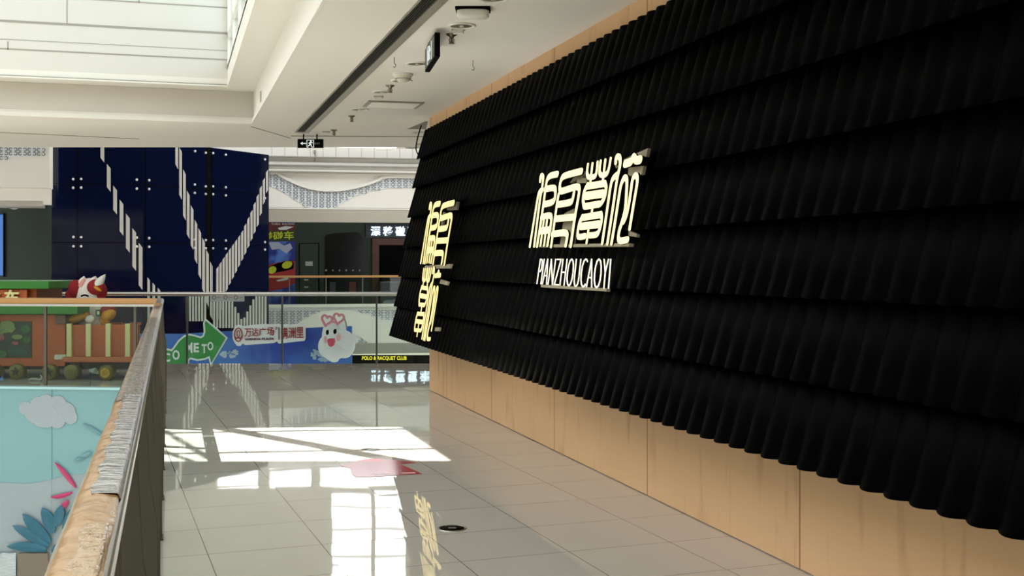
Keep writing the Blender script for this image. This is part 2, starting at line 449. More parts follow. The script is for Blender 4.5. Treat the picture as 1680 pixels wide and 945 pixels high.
# mouldings on the gallery front
def fa_line(mb, v0, v1, th, u0=430, u1=1100, off=.03):
    """a moulding strip between photo heights v0 (at u=441) and v1 (at u=690)"""
    k = (v1 - v0) / 249.0
    p, q_ = FA.at(u0, v0 + k * (u0 - 441)), FA.at(u1, v0 + k * (u1 - 441))
    p.z = q_.z = (FA.at(441, v0).z + FA.at(690, v1).z) / 2
    mb.bar(p + FA.n * off * .5, q_ + FA.n * off * .5, off, th)
ml = MB()
for v0, v1, th, off in ((255, 266, .06, .02), (266, 274, .10, .10), (271.5, 280, .08, .16), (277, 285, .07, .22), (282, 290, .05, .12)): fa_line(ml, v0, v1, th, off=off)
fa_line(ml, 340, 346, .05, off=.06); fa_line(ml, 500, 502, .10, off=.10); 
struct('trim_7', ml, m_white)
fl_ = MB()
for v0, v1 in ((254, 265), (269, 277), (274.5, 283), (280, 287.5)): fa_line(fl_, v0, v1, .034, off=.235)
fa_line(fl_, 341.5, 347.3, .03, off=.065)
for k in range(24):
    p = FA.at(446 + k * 21, 240); q_ = FA.at(446 + k * 21, 255 + k * .9); fl_.bar(p + FA.n * .005, q_ + FA.n * .005, .012, .012, FA.n)
struct('trim_8', fl_, m_joint)

def scroll_field(b, outer, test, pitch, u0, u1, v0, v1, off):
    """curled fretwork motif repeated over a field"""
    mb = MB(); A0 = b.ab(b.at(u0, v1)); A1 = b.ab(b.at(u1, v0))
    na = int((A1[0] - A0[0]) / pitch) + 1; nb = int((A1[1] - A0[1]) / pitch) + 1
    for i in range(na):
        for j in range(nb):
            ca = A0[0] + i * pitch; cb = A0[1] + j * pitch
            p = b.pt(ca, cb)
            rel = p - CAMP; D = rel.dot(F); u = 840 + rel.dot(R) / D * FPX; v = HOR - (p.z - CAMH) / D * FPX
            pxm = FPX / D
            for qx in (-1, 1):
                for qy in (-1, 1):
                    if not test(u + qx * pitch * .25 * pxm, v - qy * pitch * .25 * pxm): continue
                    pts = []
                    for k in range(10):
                        ph = -2.2 + k / 9 * 5.0; rr = pitch * (.20 - .05 * k / 9)
                        pts.append(b.pt(ca + qx * (pitch * .25 + rr * math.cos(ph)), cb + qy * (pitch * .25 + rr * math.sin(ph)), off))
                    mb.ribbon(pts, pitch * .075, b.n * -.01, b.n, caps=False)
    return mb
def interp(pts, x):
    if x <= pts[0][0]: return pts[0][1]
    for (xa, ya), (xb, yb) in zip(pts, pts[1:]):
        if x <= xb: return ya + (yb - ya) * (x - xa) / (xb - xa)
    return pts[-1][1]
k5 = lambda L: [(430 + x / 3.779, 230 + y / 3.779) for x, y in L]
k7 = lambda L: [(260 + x / 3.733, 460 + y / 3.733) for x, y in L]
upc = k5([(20, 180), (70, 196), (150, 240), (250, 285), (350, 308), (450, 312), (550, 300), (650, 275), (720, 250), (770, 231), (960, 231)])
loc_ = k5([(20, 275), (100, 305), (160, 340), (220, 380), (270, 412), (330, 427), (440, 427), (500, 385), (580, 345), (680, 315), (780, 298), (960, 296)])
ft = MB()
ground = panel(FA, [(u, v) for u, v in upc] + [(u, v) for u, v in reversed(loc_)], .02, .02)
pn = thing('fretwork_panel', 'wavy scrollwork band swooping across the white gallery front beside the navy tower', 'wall panel', FA.at(560, 320))
obj('ground_panel', ground, m_fretback, pn)
sc_up = scroll_field(FA, None, lambda u, v: interp(upc, u) + 1 < v < interp(loc_, u) - 1, .225, 436, 690, 276, 348, .035)
sc_up_o = obj('scrollwork', sc_up, m_fret, pn)
edge_ = MB(); edge_.ribbon(smooth_path([FA.at(u, v - .5, .1) for u, v in upc], 3), .09, -FA.n * .1, FA.n, caps=False)
obj('scalloped_edge', edge_, m_white, pn)
eg = MB(); eg.ribbon(smooth_path([FA.at(u, v + .9, .04) for u, v in upc], 3), .05, -FA.n * .03, FA.n, caps=False)
obj('shadow_gap', eg, m_joint, pn)
hump = k7([(700, 345), (850, 265), (930, 215), (1000, 190), (1100, 178), (1180, 182), (1280, 212), (1380, 243), (1480, 265), (1700, 300)])
ground = panel(FA, [(441, 505), (760, 508), (760, 562), (441, 561)], .02, .02)
pn = thing('fretwork_panel', 'scrollwork band on the gallery edge seen low through the glass behind the cloud cutout', 'wall panel', FA.at(560, 560))
obj('ground_panel', ground, m_fretback, pn)
sc_lo = scroll_field(FA, None, lambda u, v: v < interp(hump, u) - 1 or (u > 585 and v > 548 + (604 - u) * .6 and v < 562 and u < 604), .235, 440, 720, 506, 560, .035)
obj('scrollwork', sc_lo, m_fret, pn)
hp = panel(FA, [(u, v) for u, v in hump] + k7([(1700, 385), (1285, 381), (1210, 330)]) + k7([(1150, 381), (700, 381)]), .04, .06)
obj('arched_fascia', hp, m_white, pn)

# things of the far gallery
pr = thing('poster', 'tall racing poster with a red car and yellow-green characters left of the green shop wall', 'poster', FB.at(462, 480))
pu0, pu1 = 425, 484.5
m_pblue = mottled('poster blue', (36, 62, 190), .4, .5, 2.5); 
t = NT(m_pblue); t.l(t.mix(t.ramp(t.noise(t.pos(), 1.6, 6), .45, .62), srgb(20, 40, 150), srgb(90, 140, 235)), t.p.inputs['Base Color'])
obj('sheet', panel(FB, rect(pu0, pu1, 365, 500), .05, .06), m_pblue, pr)
obj('top_band', panel(FB, [(pu0, 365), (pu1, 366), (pu1, 379), (pu0, 379)], .01, .07), mat('poster maroon', (92, 22, 22), .5), pr)
obj('heading', board_text(FB, 'TURN  RACING', 445, 483, 366, 369, .08, .01), mat('poster white', (230, 230, 235), .5), pr)
obj('jet_car', panel(FB, [(456, 374), (468, 371), (482, 372), (470, 377), (458, 377)], .01, .08), MATS['poster white'], pr)
obj('title_band', panel(FB, [(pu0, 379), (pu1, 378), (pu1, 396), (pu0, 396)], .01, .075), mat('poster dark green', (40, 52, 30), .5), pr)
obj('title', board_text(FB, '碰碰车', 430, 482, (381, 378.5), (394, 393), .1, .02, .02), mat('poster lime', (196, 214, 40), .5), pr)
obj('small_cars', panel(FB, [(441, 398), (456, 397), (466, 403), (476, 399), (480, 407), (470, 416), (458, 408), (446, 410)], .01, .08), mat('poster pale blue', (180, 190, 220), .5), pr)
obj('car_body', panel(FB, [(pu0, 440), (450, 432), (470, 428), (484, 428), (484.4, 464), (470, 472), (452, 476), (pu0, 480)], .02, .09), mat('poster red', (176, 34, 34), .4), pr)
obj('windscreen_band', panel(FB, [(436, 440), (455, 432), (476, 427), (482, 432), (481, 441), (466, 445), (452, 447), (438, 451)], .01, .1), m_dark, pr)
for cu_, cv, ru, rv in ((446.5, 443, 7, 6), (471, 434.5, 8.5, 6)):
    obj('lamp', panel(FB, [(cu_ + ru * math.cos(x * .4) , cv + rv * math.sin(x * .4) - (ru * math.cos(x * .4)) * .2) for x in range(16)], .01, .11), MATS['poster lime'], pr)
obj('bumper_stripe', panel(FB, [(453, 460), (474, 454), (472, 459), (456, 462)], .01, .1), MATS['poster white'], pr)

dr = thing('service_door', 'flush dark green service door with a small white plate', 'door', FB.at(507, 497))
obj('door_leaf', panel(FB, rect(492, 522, 400, 500), .05, .045), mat('door green', (24, 46, 34), .45), dr)
gp = MB()
for p_, q_ in (((491, 400), (491, 500)), ((523, 400), (523, 500)), ((491, 399.5), (523, 399.5))): gp.bar(FB.at(*p_, .01), FB.at(*q_, .01), .03, .03, FB.n)
obj('door_gap', gp, m_dark, dr)
obj('name_plate', panel(FB, rect(501, 513, 429, 436), .02, .07), mat('plate', (190, 196, 192), .5), dr)
obj('lock_plate', panel(FB, rect(499, 506, 458, 460), .02, .07), MATS['plate'], dr); obj('lock_plate', panel(FB, rect(499, 506, 470, 472), .02, .07), MATS['plate'], dr)
ar = thing('shop_opening', 'dark arched shop window between the green door and green pier', 'shop window', FB.at(565, 497))
obj('dark_glass', panel(FB, [(533, 500), (533, 390), (535, 386), (548, 383), (586, 381), (592, 384), (596, 391), (596, 500)], .04, .045), mat('dark shop glass', (9, 10, 12), .15, spec=.4), ar)
for k in range(6):
    obj('spot_lamp', MB().ball(FB.at(535 + k * 11, 443.5, .08), .035), MATS['plate'], ar)
obj('back_panel', panel(FB, rect(541, 551, 463, 480), .02, .06), mat('pale shop fitting', (72, 78, 84), .5), ar); obj('back_panel', panel(FB, rect(573, 584, 463, 480), .02, .06), mat('orange shop fitting', (120, 58, 34), .5), ar)
do = thing('shop_doorway', 'wide shop doorway with a brown wooden surround under the lit characters', 'doorway', FB.at(680, 497))
obj('dark_opening', panel(FB, rect(620, 800, 402, 500), .04, .045), m_void, do)
fr_ = MB()
fr_.prism([FB.at(611, 391, .2), FB.at(800, 391, .2), FB.at(800, 402, .2), FB.at(622, 402, .2)], -FB.n * .2)
fr_.prism([FB.at(611, 391, .2), FB.at(622, 402, .2), FB.at(622, 500, .2), FB.at(611, 500, .2)], -FB.n * .2)
obj('door_surround', fr_, m_brown, do)
ib = MB()
for v in (393.5, 396.5, 399.5): ib.bar(FB.at(614 + (v - 391), v, .22), FB.at(800, v, .22), .02, .03, FB.n)
obj('surround_bead', ib, mat('brown bead', (128, 84, 62), .4), do)
ct = thing('shop_counter', 'low dark glazed counter inside the brown framed doorway', 'counter', FB.at(640, 499))
obj('counter_body', panel(FB, rect(624, 668, 463, 499), .5, .75), mat('dark counter', (26, 32, 44), .3), ct)
obj('counter_top', panel(FB, rect(623, 669, 461.5, 464), .55, .8), mat('counter edge', (90, 96, 104), .4), ct)
ls = thing('lit_shop_sign', 'white lit drifting bumper car characters on a dark strip over the brown doorway', 'sign', FB.at(650, 390))
obj('sign_board', panel(FB, rect(600, 760, 368, 390), .1, .12), mat('dark blue board', (12, 22, 30), .4), ls)
for k, chh in enumerate('漂移碰碰车'):
    u = 608.5 + k * 20.2; obj('character', board_text(FB, chh, u, u + 15.5, 371.5, 386.5, .2, .1, .016), m_led, ls)
cl = thing('club_sign', 'black fascia strip with yellow lit club lettering on the floor below', 'sign', FA.at(640, 590, -.6))
FC = fa_ang(.55)
obj('sign_strip', panel(FC, rect(577, 760, 583, 600), .1, .1), m_dark, cl)
obj('lettering', board_text(FC, 'POLO & RACQUET CLUB', 594, 667, 584.5, 591.5, .14, .04, .02), m_yel, cl)

# far gallery balustrade
fb = thing('balustrade', 'glass balustrade with a thin tan handrail in front of the far green shops', 'railing', FA.at(560, 505))
obj('handrail', MB().bar(FA.at(430, 454, .03), FA.at(1000, 452, .03), .07, .075), m_railw, fb)
za = FA.at(430, 454)
for k in range(6):
    u0 = 430 + k * 60
    for_ = MB().prism([FA.at(u0, 455.5, .02), FA.at(u0 + 59, 455.5, .02), FA.at(u0 + 59, 503, .02), FA.at(u0, 503, .02)], -FA.n * .012)
    obj('glass_panel', for_, m_glass, fb)
    obj('post', MB().bar(FA.at(u0 + 45, 455, .05), FA.at(u0 + 45, 503, .05), .035, .035, FA.n), m_post, fb)

# left stretch of the gallery
LA = frontal(30.0, 12, 40); LB = Board(LA.p0 - LA.n * 2.6, LA.d)
struct('wall_gallery_left', panel(LA, [(-400, 200), (81, 200), (81, 308.5), (-400, 300)], .5, 0), m_white)
struct('ceiling_gallery_left', panel(LA, [(-400, 290), (81, 297), (81, 335.5), (-400, 334)], .35, -.4), m_soffit)
struct('wall_shopfront_left', panel(LB, [(-400, 320), (83, 320), (83, 560), (-400, 560)], .2), m_green)
lp = thing('fretwork_panel', 'short strip of scrollwork on the white gallery front left of the navy tower', 'wall panel', LA.at(40, 255))
lc = [(-60, 275), (0, 261), (30, 257.5), (60, 256), (90, 255.5)]
obj('ground_panel', panel(LA, [(-60, 235), (83, 235)] + lc[:-1][::-1], .02, .03), m_fretback, lp)
obj('scrollwork', scroll_field(LA, None, lambda u, v: v < interp(lc, u) - .5, .23, -40, 80, 238, 262, .045), m_fret, lp)
lps = thing('light_box', 'blue lit poster at the very left edge beside the dark shopfront', 'poster', LB.at(0, 450))
m_lbx = mat('blue light box', (70, 130, 220), emit=.5)
obj('lit_sheet', panel(LB, rect(-40, 5, 352, 452), .08, .08), m_lbx, lps); obj('box_frame', panel(LB, rect(5, 7, 350, 454), .1, .1), m_dark, lps)
zl_ = LA.at(0, 335, -.4).z
struct('ceiling_shopfront_left', MB().prism([zz_(LA.pt(a_, 0, o_), zl_) for a_, o_ in ((-6, -.4), (.4, -.4), (.05, -2.6), (-6, -2.6))], (0, 0, .1)), m_soffit)
DL = P(23, 341, FPX * (zl_ - CAMH) / (HOR - 341))
dl = thing('downlight', 'round downlight glowing dimly under the gallery left of the navy tower', 'ceiling light', DL)
obj('trim_ring', MB().ball(DL, .16, .16, .03), m_grey, dl)
obj('diffuser', MB().ball(DL - Z * .012, .11, .11, .03), mat('dim lamp', (190, 190, 180), emit=.5), dl)

# ------------------------------------------------------------------ navy tower (lift shaft clad in glass)
DT = 32.0
cor = P(235, HOR, DT)
TL = Board(cor, Vector((1, 0, 0))); TR = Board(cor, Vector((1, 1, 0)))
ZT = TR.at(440, 254).z
tw = thing('lift_tower', 'tall navy glass clad lift tower with pale stripes making a V', 'tower', (cor.x, cor.y, -5.4))
pL = TL.at(85, HOR); pR = TR.at(441, HOR)
def zz(p, z): return Vector((p.x, p.y, z))
base = [pL, cor, pR, pR + Vector((-1.5, 3, 0)), pL + Vector((0, 4, 0))]
obj('cladding', MB().prism([zz(p, -5.4) for p in base], (0, 0, ZT + 5.4)), m_navy, tw)
zc = lambda x, y: (x / 3.733, 230 + y / 3.733)
grv = MB()
grv.bar(zz(TR.at(226, 434, .02), -5.3) - Vector((0, 0, 0)), zz(TR.at(226, 434, .02), ZT - .01), .02, .02, TR.n)
jl = MB()
for v in (301.8, 398):
    zj = CAMH + (HOR - v) / FPX * DT * .99
    jl.bar(zz(pL + TL.n * .004, zj), zz(cor + TL.n * .004, zj), .012, .02); jl.bar(zz(cor + TR.n * .004, zj), zz(pR + TR.n * .004, zj), .012, .02)
for b_, us in ((TL, (127,)), (TR, (347, 239))):
    for u in us: jl.bar(zz(b_.at(u, 434, .004), -5.3), zz(b_.at(u, 434, .004), ZT - .02), .012, .03, b_.n)
p0_, p1_ = TR.at(339, 434, .012), TR.at(346, 434, .012)
obj('joint', jl, m_dark, tw)
obj('pilaster', MB().prism([zz(p0_, -5.3), zz(p1_, -5.3), zz(p1_, ZT - .02), zz(p0_, ZT - .02)], -TR.n * .02), m_dark, tw)
st = MB()
def inv(line, x):                                   # y on a slanting line at x
    return interp(sorted(line), x)
def stripes(b, left, right, x0, x1, pitch, wd, ymax=920, asc=False):
    x = x0
    while x <= x1:
        top = inv(right, x); bot = inv(left, x)
        lo_x = min(p[0] for p in left); hi_x = max(p[0] for p in right)
        if top > bot: top, bot = bot, top
        bot = min(bot, ymax)
        if bot - top > 6:
            sl = 30 if not asc else -18
            st.prism([b.at(*zc(x - wd / 2, top - sl * .5), .015), b.at(*zc(x + wd / 2, top + sl * .5), .015), b.at(*zc(x + wd / 2, bot + sl * .5), .015), b.at(*zc(x - wd / 2, bot - sl * .5), .015)], -b.n * .014)
        x += pitch
Lr = [(612, -60), (640, 50), (690, 260), (745, 380), (795, 490), (860, 640), (880, 700)]
Ll = [(600, 20), (615, 60), (640, 190), (660, 280), (690, 390), (740, 560), (800, 720), (880, 960)]
stripes(TL, Ll, Lr, 627, 878, 39, 23, 1100)
Rr_ = [(1070, -120), (1105, 50), (1150, 310), (1200, 500), (1240, 590), (1305, 790)]
Rl_ = [(1070, -20), (1085, 190), (1108, 360), (1150, 580), (1185, 680), (1240, 900), (1310, 1140)]
stripes(TR, Rl_, Rr_, 1083, 1310, 23.5, 15.5, 1130)
stripes(TR, [(1320, 1150), (1390, 915), (1450, 800), (1510, 680), (1580, 520), (1640, 300)], [(1320, 800), (1400, 680), (1480, 570), (1540, 440), (1640, 180)], 1332, 1640, 19, 12.5, 1150, True)
for i, u in enumerate([244 + 8.5 * k for k in range(11)]):
    if u < 262: st.prism([TR.at(u - 2, 455 + (u - 244), .015), TR.at(u + 2, 460 + (u - 244), .015), TR.at(u + 2, 545, .015), TR.at(u - 2, 545, .015)], -TR.n * .014)
for k in range(28):                                  # the lower spread of stripes seen through the glass
    u = 307 + k * 4.95
    if u > 438: break
    top = 486
    if 376 < u < 420: top = 527 - abs(398 - u) * 2.0
    if 338 < u < 348: continue
    bot = 538 if u > 345 else 527
    st.prism([TR.at(u - 1.55, top, .015), TR.at(u + 1.55, top, .015), TR.at(u + 1.55, bot, .015), TR.at(u - 1.55, bot, .015)], -TR.n * .014)
obj('stripe_pattern', st, m_stripe, tw)
for b_, pts in ((TL, [(448, 239), (448, 292), (497, 238), (497, 291), (838, 242), (838, 297), (450, 593), (450, 650), (497, 594), (497, 650), (838, 597), (838, 651)]),
                (TR, [(913, 246), (913, 300), (913, 600), (913, 653), (1193, 272), (1193, 323), (1260, 283), (1260, 330), (1305, 283), (1305, 331), (1383, 289), (1383, 338), (1623, 118), (1623, 356),
                      (1195, 68), (1260, 78), (1305, 80), (1383, 90), (1260, 612), (1260, 662), (1305, 612), (1305, 662), (1383, 615), (1383, 664), (1623, 624), (1623, 670), (1193, 610), (1193, 660)])):
    for x, y in pts:
        obj('bolt', MB().ball(b_.at(*zc(x, y), .02), .038, .038, .038, 10, 6), m_bolt, tw)

# ------------------------------------------------------------------ banner board in the second void
BN = frontal(27.0, 0)
m_bsky = mat('banner blue', (34, 84, 176), .45); t = NT(m_bsky)
t.l(t.mix(t.ramp(t.noise(t.scaled(t.pos(), (1, 1, 2)), .55, 4), .35, .7), srgb(20, 58, 160), srgb(58, 122, 200)), t.p.inputs['Base Color'])
bn = thing('banner', 'blue sky welcome banner with a green arrow and red plaza logo beyond the far glass', 'banner', BN.at(420, 596))
obj('sheet', panel(BN, [(190, 548), (300, 548), (345, 545), (500, 538), (577, 535), (577, 640), (190, 640)], .08), m_bsky, bn)
m_bw = mat('banner white', (222, 228, 232), .5); m_bg = mat('banner green', (42, 134, 60), .45); m_bg2 = mat('banner dark green', (30, 110, 62), .5)
ka = lambda L: [(260 + x / 9.95, 510 + y / 9.95) for x, y in L]
arrow = [(-420, 700), (-200, 560), (60, 600), (130, 640), (220, 660), (270, 600), (340, 500), (420, 430), (500, 400), (590, 420), (690, 450), (740, 420), (765, 350), (755, 200), (770, 165), (1095, 445), (860, 850), (835, 735), (760, 770), (640, 790), (520, 760), (470, 800), (470, 900), (-420, 900)]
cx_, cy_ = 640, 560
def grow(L, d):
    out = []; n = len(L)
    for i in range(n):
        x0_, y0_ = L[i - 1]; x1_, y1_ = L[i]; x2_, y2_ = L[(i + 1) % n]
        a1 = Vector((y1_ - y0_, -(x1_ - x0_))).normalized(); a2 = Vector((y2_ - y1_, -(x2_ - x1_))).normalized()
        m_ = (a1 + a2); m_ = m_.normalized() * min(d / max(m_.normalized().dot(a1), .45), d * 1.8) if m_.length > .01 else a1 * d
        out.append((x1_ + m_.x, y1_ + m_.y))
    return out
ao = obj('arrow', panel(BN, ka(grow(arrow, 27)), .02, .02), m_bw, bn)
obj('arrow_face', panel(BN, ka(arrow), .02, .035), m_bg, ao)
for chh, x0_, x1_, y0_, y1_, sk in (('W', -330, -190, 560, 700, 0), ('E', -160, -60, 600, 740, 0), ('L', -30, 50, 660, 800, 0), ('C', 100, 190, 690, 830, 0), ('O', 230, 345, 640, 800, 0), ('M', 452, 555, 525, 690, 8), ('E', 575, 660, 530, 675, 6), ('T', 705, 790, 540, 690, -4), ('O', 800, 895, 498, 645, -8)):
    (a0, b0), (a1, b1) = ka([(x0_, y0_ - sk), (x1_, y1_)])
    obj('letter', board_text(BN, chh, a0, a1, b0, b1, .045, .01, .03), m_bw, ao)
m_cl = mottled('banner cloud', (176, 196, 224), .6, .25, 6)
for seed, cu_, cv, sx_, sy_ in ((1, 378, 580, 15, 9), (2, 518, 580, 7, 12), (3, 532, 588, 9, 7)):
    rr = random.Random(seed); mb = MB()
    for k in range(26):
        a_ = rr.uniform(-1, 1); b2 = rr.uniform(-1, 1) * (1 - abs(a_) * .6); r_ = rr.uniform(1.2, 3.4)
        if sx_ > 10: r_ *= 1.2
        cpt = (cu_ + a_ * sx_, cv + b2 * sy_ * .8)
        mb.add([BN.at(cpt[0] + r_ * math.cos(q_ * .524), cpt[1] + r_ * .8 * math.sin(q_ * .524), .006 + k * .0005) for q_ in range(12)], [tuple(range(12))])
    obj('printed_cloud', mb, m_cl, bn)
kb = lambda L: [(370 + x / 7.304, 500 + y / 7.304) for x, y in L]
plaque = [(150, 238), (205, 258), (350, 240), (420, 232), (560, 232), (610, 228), (680, 236), (780, 240), (850, 232), (930, 240), (957, 262), (960, 400), (945, 432), (820, 445), (640, 466), (615, 440), (580, 458), (400, 472), (240, 482), (205, 465), (175, 494), (140, 494), (105, 450), (85, 400), (84, 330), (110, 265)]
pq = obj('logo_plaque', panel(BN, kb(plaque), .04, .04), mat('plaque white', (226, 226, 232), .5), bn)
m_lred = mat('logo red', (150, 26, 40), .5); m_lpur = mat('logo dark', (96, 40, 84), .5)
rg = MB(); pts = [BN.at(*kb([(152 + 46 * math.cos(x * .2618), 360 + 80 * math.sin(x * .2618))])[0], .06) for x in range(24)]
rg.ribbon(pts, .024, -BN.n * .02, BN.n, True)
rg.ribbon([BN.at(*p, .06) for p in kb([(110, 385), (130, 405), (152, 395), (172, 405), (196, 385)])], .03, -BN.n * .02, BN.n)
rg.ribbon(smooth_path([BN.at(*p, .06) for p in kb([(150, 400), (136, 350), (142, 315), (152, 305), (162, 315), (168, 350), (156, 400)])]), .013, -BN.n * .02, BN.n)
obj('emblem', rg, m_lred, pq)
for chh, (x0_, x1_, y0_, y1_) in (('万', (228, 308, 285, 385)), ('达', (314, 394, 280, 380)), ('广', (400, 485, 275, 375)), ('场', (495, 582, 268, 370)), ('满', (664, 745, 275, 410)), ('洲', (755, 840, 272, 402)), ('里', (850, 935, 268, 398))):
    (a0, b0), (a1, b1) = kb([(x0_, y0_), (x1_, y1_)])
    obj('character', board_text(BN, chh, a0, a1, b0, b1, .06, .01, .012), m_lred, pq)
(a0, b0), (a1, b1) = kb([(228, 402), (580, 430)])
obj('roman_lettering', board_text(BN, 'WANDA PLAZA', a0, a1, (b0, b0 - 1.2), (b1, b1 - 1.2), .06, .02, .012), m_lpur, pq)
(a0, b0), (a1, b1) = kb([(596, 262), (618, 300)])
obj('registered_mark', board_text(BN, '®', a0, a1, b0, b1, .06, .01), m_lpur, pq)
obj('divider', MB().bar(BN.at(*kb([(640, 272)])[0], .06), BN.at(*kb([(640, 418)])[0], .06), .02, .02, BN.n), m_lpur, pq)

# white cloud figure cut-out with a heart headband
cf = thing('cloud_cutout', 'smiling white cloud figure with a pink heart headband right of the banner', 'cutout', BN.at(552, 592, .3))
m_cw = mat('cloud white', (216, 219, 226), .55)
body = MB(); s_ = 27 / FPX
def cball(x, y, rx, ry, off, dz=.35):
    (u, v), = kb([(x, y)]); body.ball(BN.at(u, v, off), rx / 7.304 * s_, dz * rx / 7.304 * s_, ry / 7.304 * s_, rot=Matrix(((cs, sn, 0), (-sn, cs, 0), (0, 0, 1))))
for a_ in ((1260, 380, 105, 190, .3), (1200, 500, 90, 130, .34), (1290, 560, 130, 110, .36), (1430, 470, 125, 160, .3), (1390, 330, 60, 110, .26), (1235, 320, 70, 110, .32), (1340, 430, 150, 140, .3), (1420, 580, 90, 60, .3), (1300, 650, 60, 40, .3)): cball(*a_, dz=.45)
obj('cloud_body', body, m_cw, cf)
def oval(cx, cy, rx, ry, off, m_, name, ang=0):
    pts = []
    for q_ in range(20):
        x = rx * math.cos(q_ * .314); y = ry * math.sin(q_ * .314)
        pts.append(BN.at(*kb([(cx + x * math.cos(ang) - y * math.sin(ang), cy + x * math.sin(ang) + y * math.cos(ang))])[0], off))
    return obj(name, MB().prism(pts, -BN.n * .12), m_, cf)
oval(1216, 332, 14, 30, 1.15, m_dark, 'eye'); oval(1307, 322, 16, 30, 1.15, m_dark, 'eye')
m_ck = mat('cheek pink', (222, 172, 178), .6)
oval(1190, 420, 14, 45, 1.2, m_ck, 'cheek'); oval(1352, 392, 26, 44, 1.2, m_ck, 'cheek')
pts = [BN.at(*p, 1.25) for p in kb([(1218, 420), (1235, 408), (1285, 404), (1302, 412), (1305, 450), (1290, 492), (1265, 506), (1240, 495), (1222, 460)])]
obj('mouth', MB().prism(pts, -BN.n * .15), mat('mouth pink', (196, 70, 96), .4), cf)
m_hp = mat('heart pink', (206, 130, 150), .4)
for hx, hy, sz, tilt in ((1212, 185, 62, .25), (1355, 165, 62, .2)):
    pts = []
    for q_ in range(28):
        a_ = q_ / 28 * 2 * math.pi
        x = 16 * math.sin(a_) ** 3; y = -(13 * math.cos(a_) - 5 * math.cos(2 * a_) - 2 * math.cos(3 * a_) - math.cos(4 * a_))
        x, y = x / 16 * sz, y / 16 * sz * 1.15
        x, y = x * math.cos(tilt) - y * math.sin(tilt), x * math.sin(tilt) + y * math.cos(tilt)
        pts.append(BN.at(*kb([(hx + x, hy + y)])[0], .8))
    obj('heart', MB().tube(pts + [pts[0]], .028, 8), m_hp, cf)
obj('headband', MB().tube(smooth_path([BN.at(*p, .8) for p in kb([(1200, 262), (1230, 225), (1290, 205), (1340, 235)])]), .02, 8), m_hp, cf)
obj('headband_wire', MB().tube([BN.at(*p, .8) for p in kb([(1412, 130), (1440, 210), (1455, 280)])], .018, 8), m_grey, cf)

# ------------------------------------------------------------------ balustrades
def rounded_rail(mb, path, w_, h_, k=3):
    pr_ = []
    for sx_, sy_, a0 in ((1, 1, 0), (-1, 1, 90), (-1, -1, 180), (1, -1, 270)):
        for i in range(k + 1):
            a_ = math.radians(a0 + 90 * i / k); r_ = min(w_, h_) * .32
            pr_.append((sx_ * (w_ / 2 - r_) + r_ * math.cos(a_), sy_ * (h_ / 2 - r_) + r_ * math.sin(a_)))
    n = len(pr_); vs_ = []
    for i, p in enumerate(path):
        d = (path[min(i + 1, len(path) - 1)] - path[max(i - 1, 0)]).normalized(); sd = d.cross(Z).normalized()
        vs_ += [p + sd * x + Z * y for x, y in pr_]
    mb.add(vs_, [(i * n + j, i * n + (j + 1) % n, (i + 1) * n + (j + 1) % n, (i + 1) * n + j) for i in range(len(path) - 1) for j in range(n)], True)
    mb.add(vs_[:n], [tuple(range(n))[::-1]]); mb.add(vs_[-n:], [tuple(range(n))])
    return mb
RX0, RX1, RZT = -.1686, -.0843, 1.103
rcx = (RX0 + RX1) / 2
# wrapping film over card: creased, shiny
m_card = mat('film wrapped cardboard', (190, 142, 88), .35, spec=.5, coat=.8); t = NT(m_card)
t.p.inputs['Coat Roughness'].default_value = .12
crease = t.noise(t.scaled(t.pos(), (7, 2.2, 7)), 5.0, 4); crease2 = t.noise(t.pos(), 18, 3)
hh = t.math('ADD', crease, crease2); b1 = t.bump(hh, .35, .01); t.l(b1.outputs[0], t.p.inputs['Coat Normal'])
t.l(t.mix(t.noise(t.pos(), 6, 3), srgb(176, 130, 78), srgb(208, 162, 106)), t.p.inputs['Base Color'])
m_film = mat('grey wrapping film', (128, 112, 94), .25, spec=.6, coat=1.0, metal=.25); t = NT(m_film)
t.p.inputs['Coat Roughness'].default_value = .08
b1 = t.bump(t.math('ADD', t.noise(t.scaled(t.pos(), (2, 16, 2)), 2.5, 5), t.noise(t.pos(), 22, 3)), .6, .012); t.l(b1.outputs[0], t.p.inputs['Coat Normal'])
t.l(t.mix(t.noise(t.scaled(t.pos(), (1, 3, 1)), 5, 4), srgb(112, 98, 82), srgb(150, 134, 114)), t.p.inputs['Base Color'])
m_silver = mat('silvery film', (206, 208, 210), .18, spec=.8, coat=1.0, metal=.3); t = NT(m_silver); t.p.inputs['Coat Roughness'].default_value = .06
b1 = t.bump(t.math('ADD', t.noise(t.scaled(t.pos(), (3, 9, 3)), 5, 4), t.noise(t.pos(), 16, 3)), .35, .01); t.l(b1.outputs[0], t.p.inputs['Coat Normal'])
m_clear = mat('clear film on cardboard', (196, 154, 104), .25, spec=.6, coat=1.0); t = NT(m_clear); t.p.inputs['Coat Roughness'].default_value = .06
b1 = t.bump(t.math('ADD', t.noise(t.scaled(t.pos(), (14, 2.5, 14)), 5, 4), t.noise(t.pos(), 14, 3)), .3, .01); t.l(b1.outputs[0], t.p.inputs['Coat Normal'])
YE = C0.y + .03
nb = thing('balustrade', 'long near balustrade with a film wrapped cardboard handrail running beside the corridor', 'railing', (rcx, 0, 0))
tubep = [Vector((rcx + .006, -8 + (YE + 8) * i / 10, RZT - .032)) for i in range(11)]
rl = obj('handrail', rounded_rail(MB(), tubep, RX1 - RX0 - .002, .04), m_steel, nb)
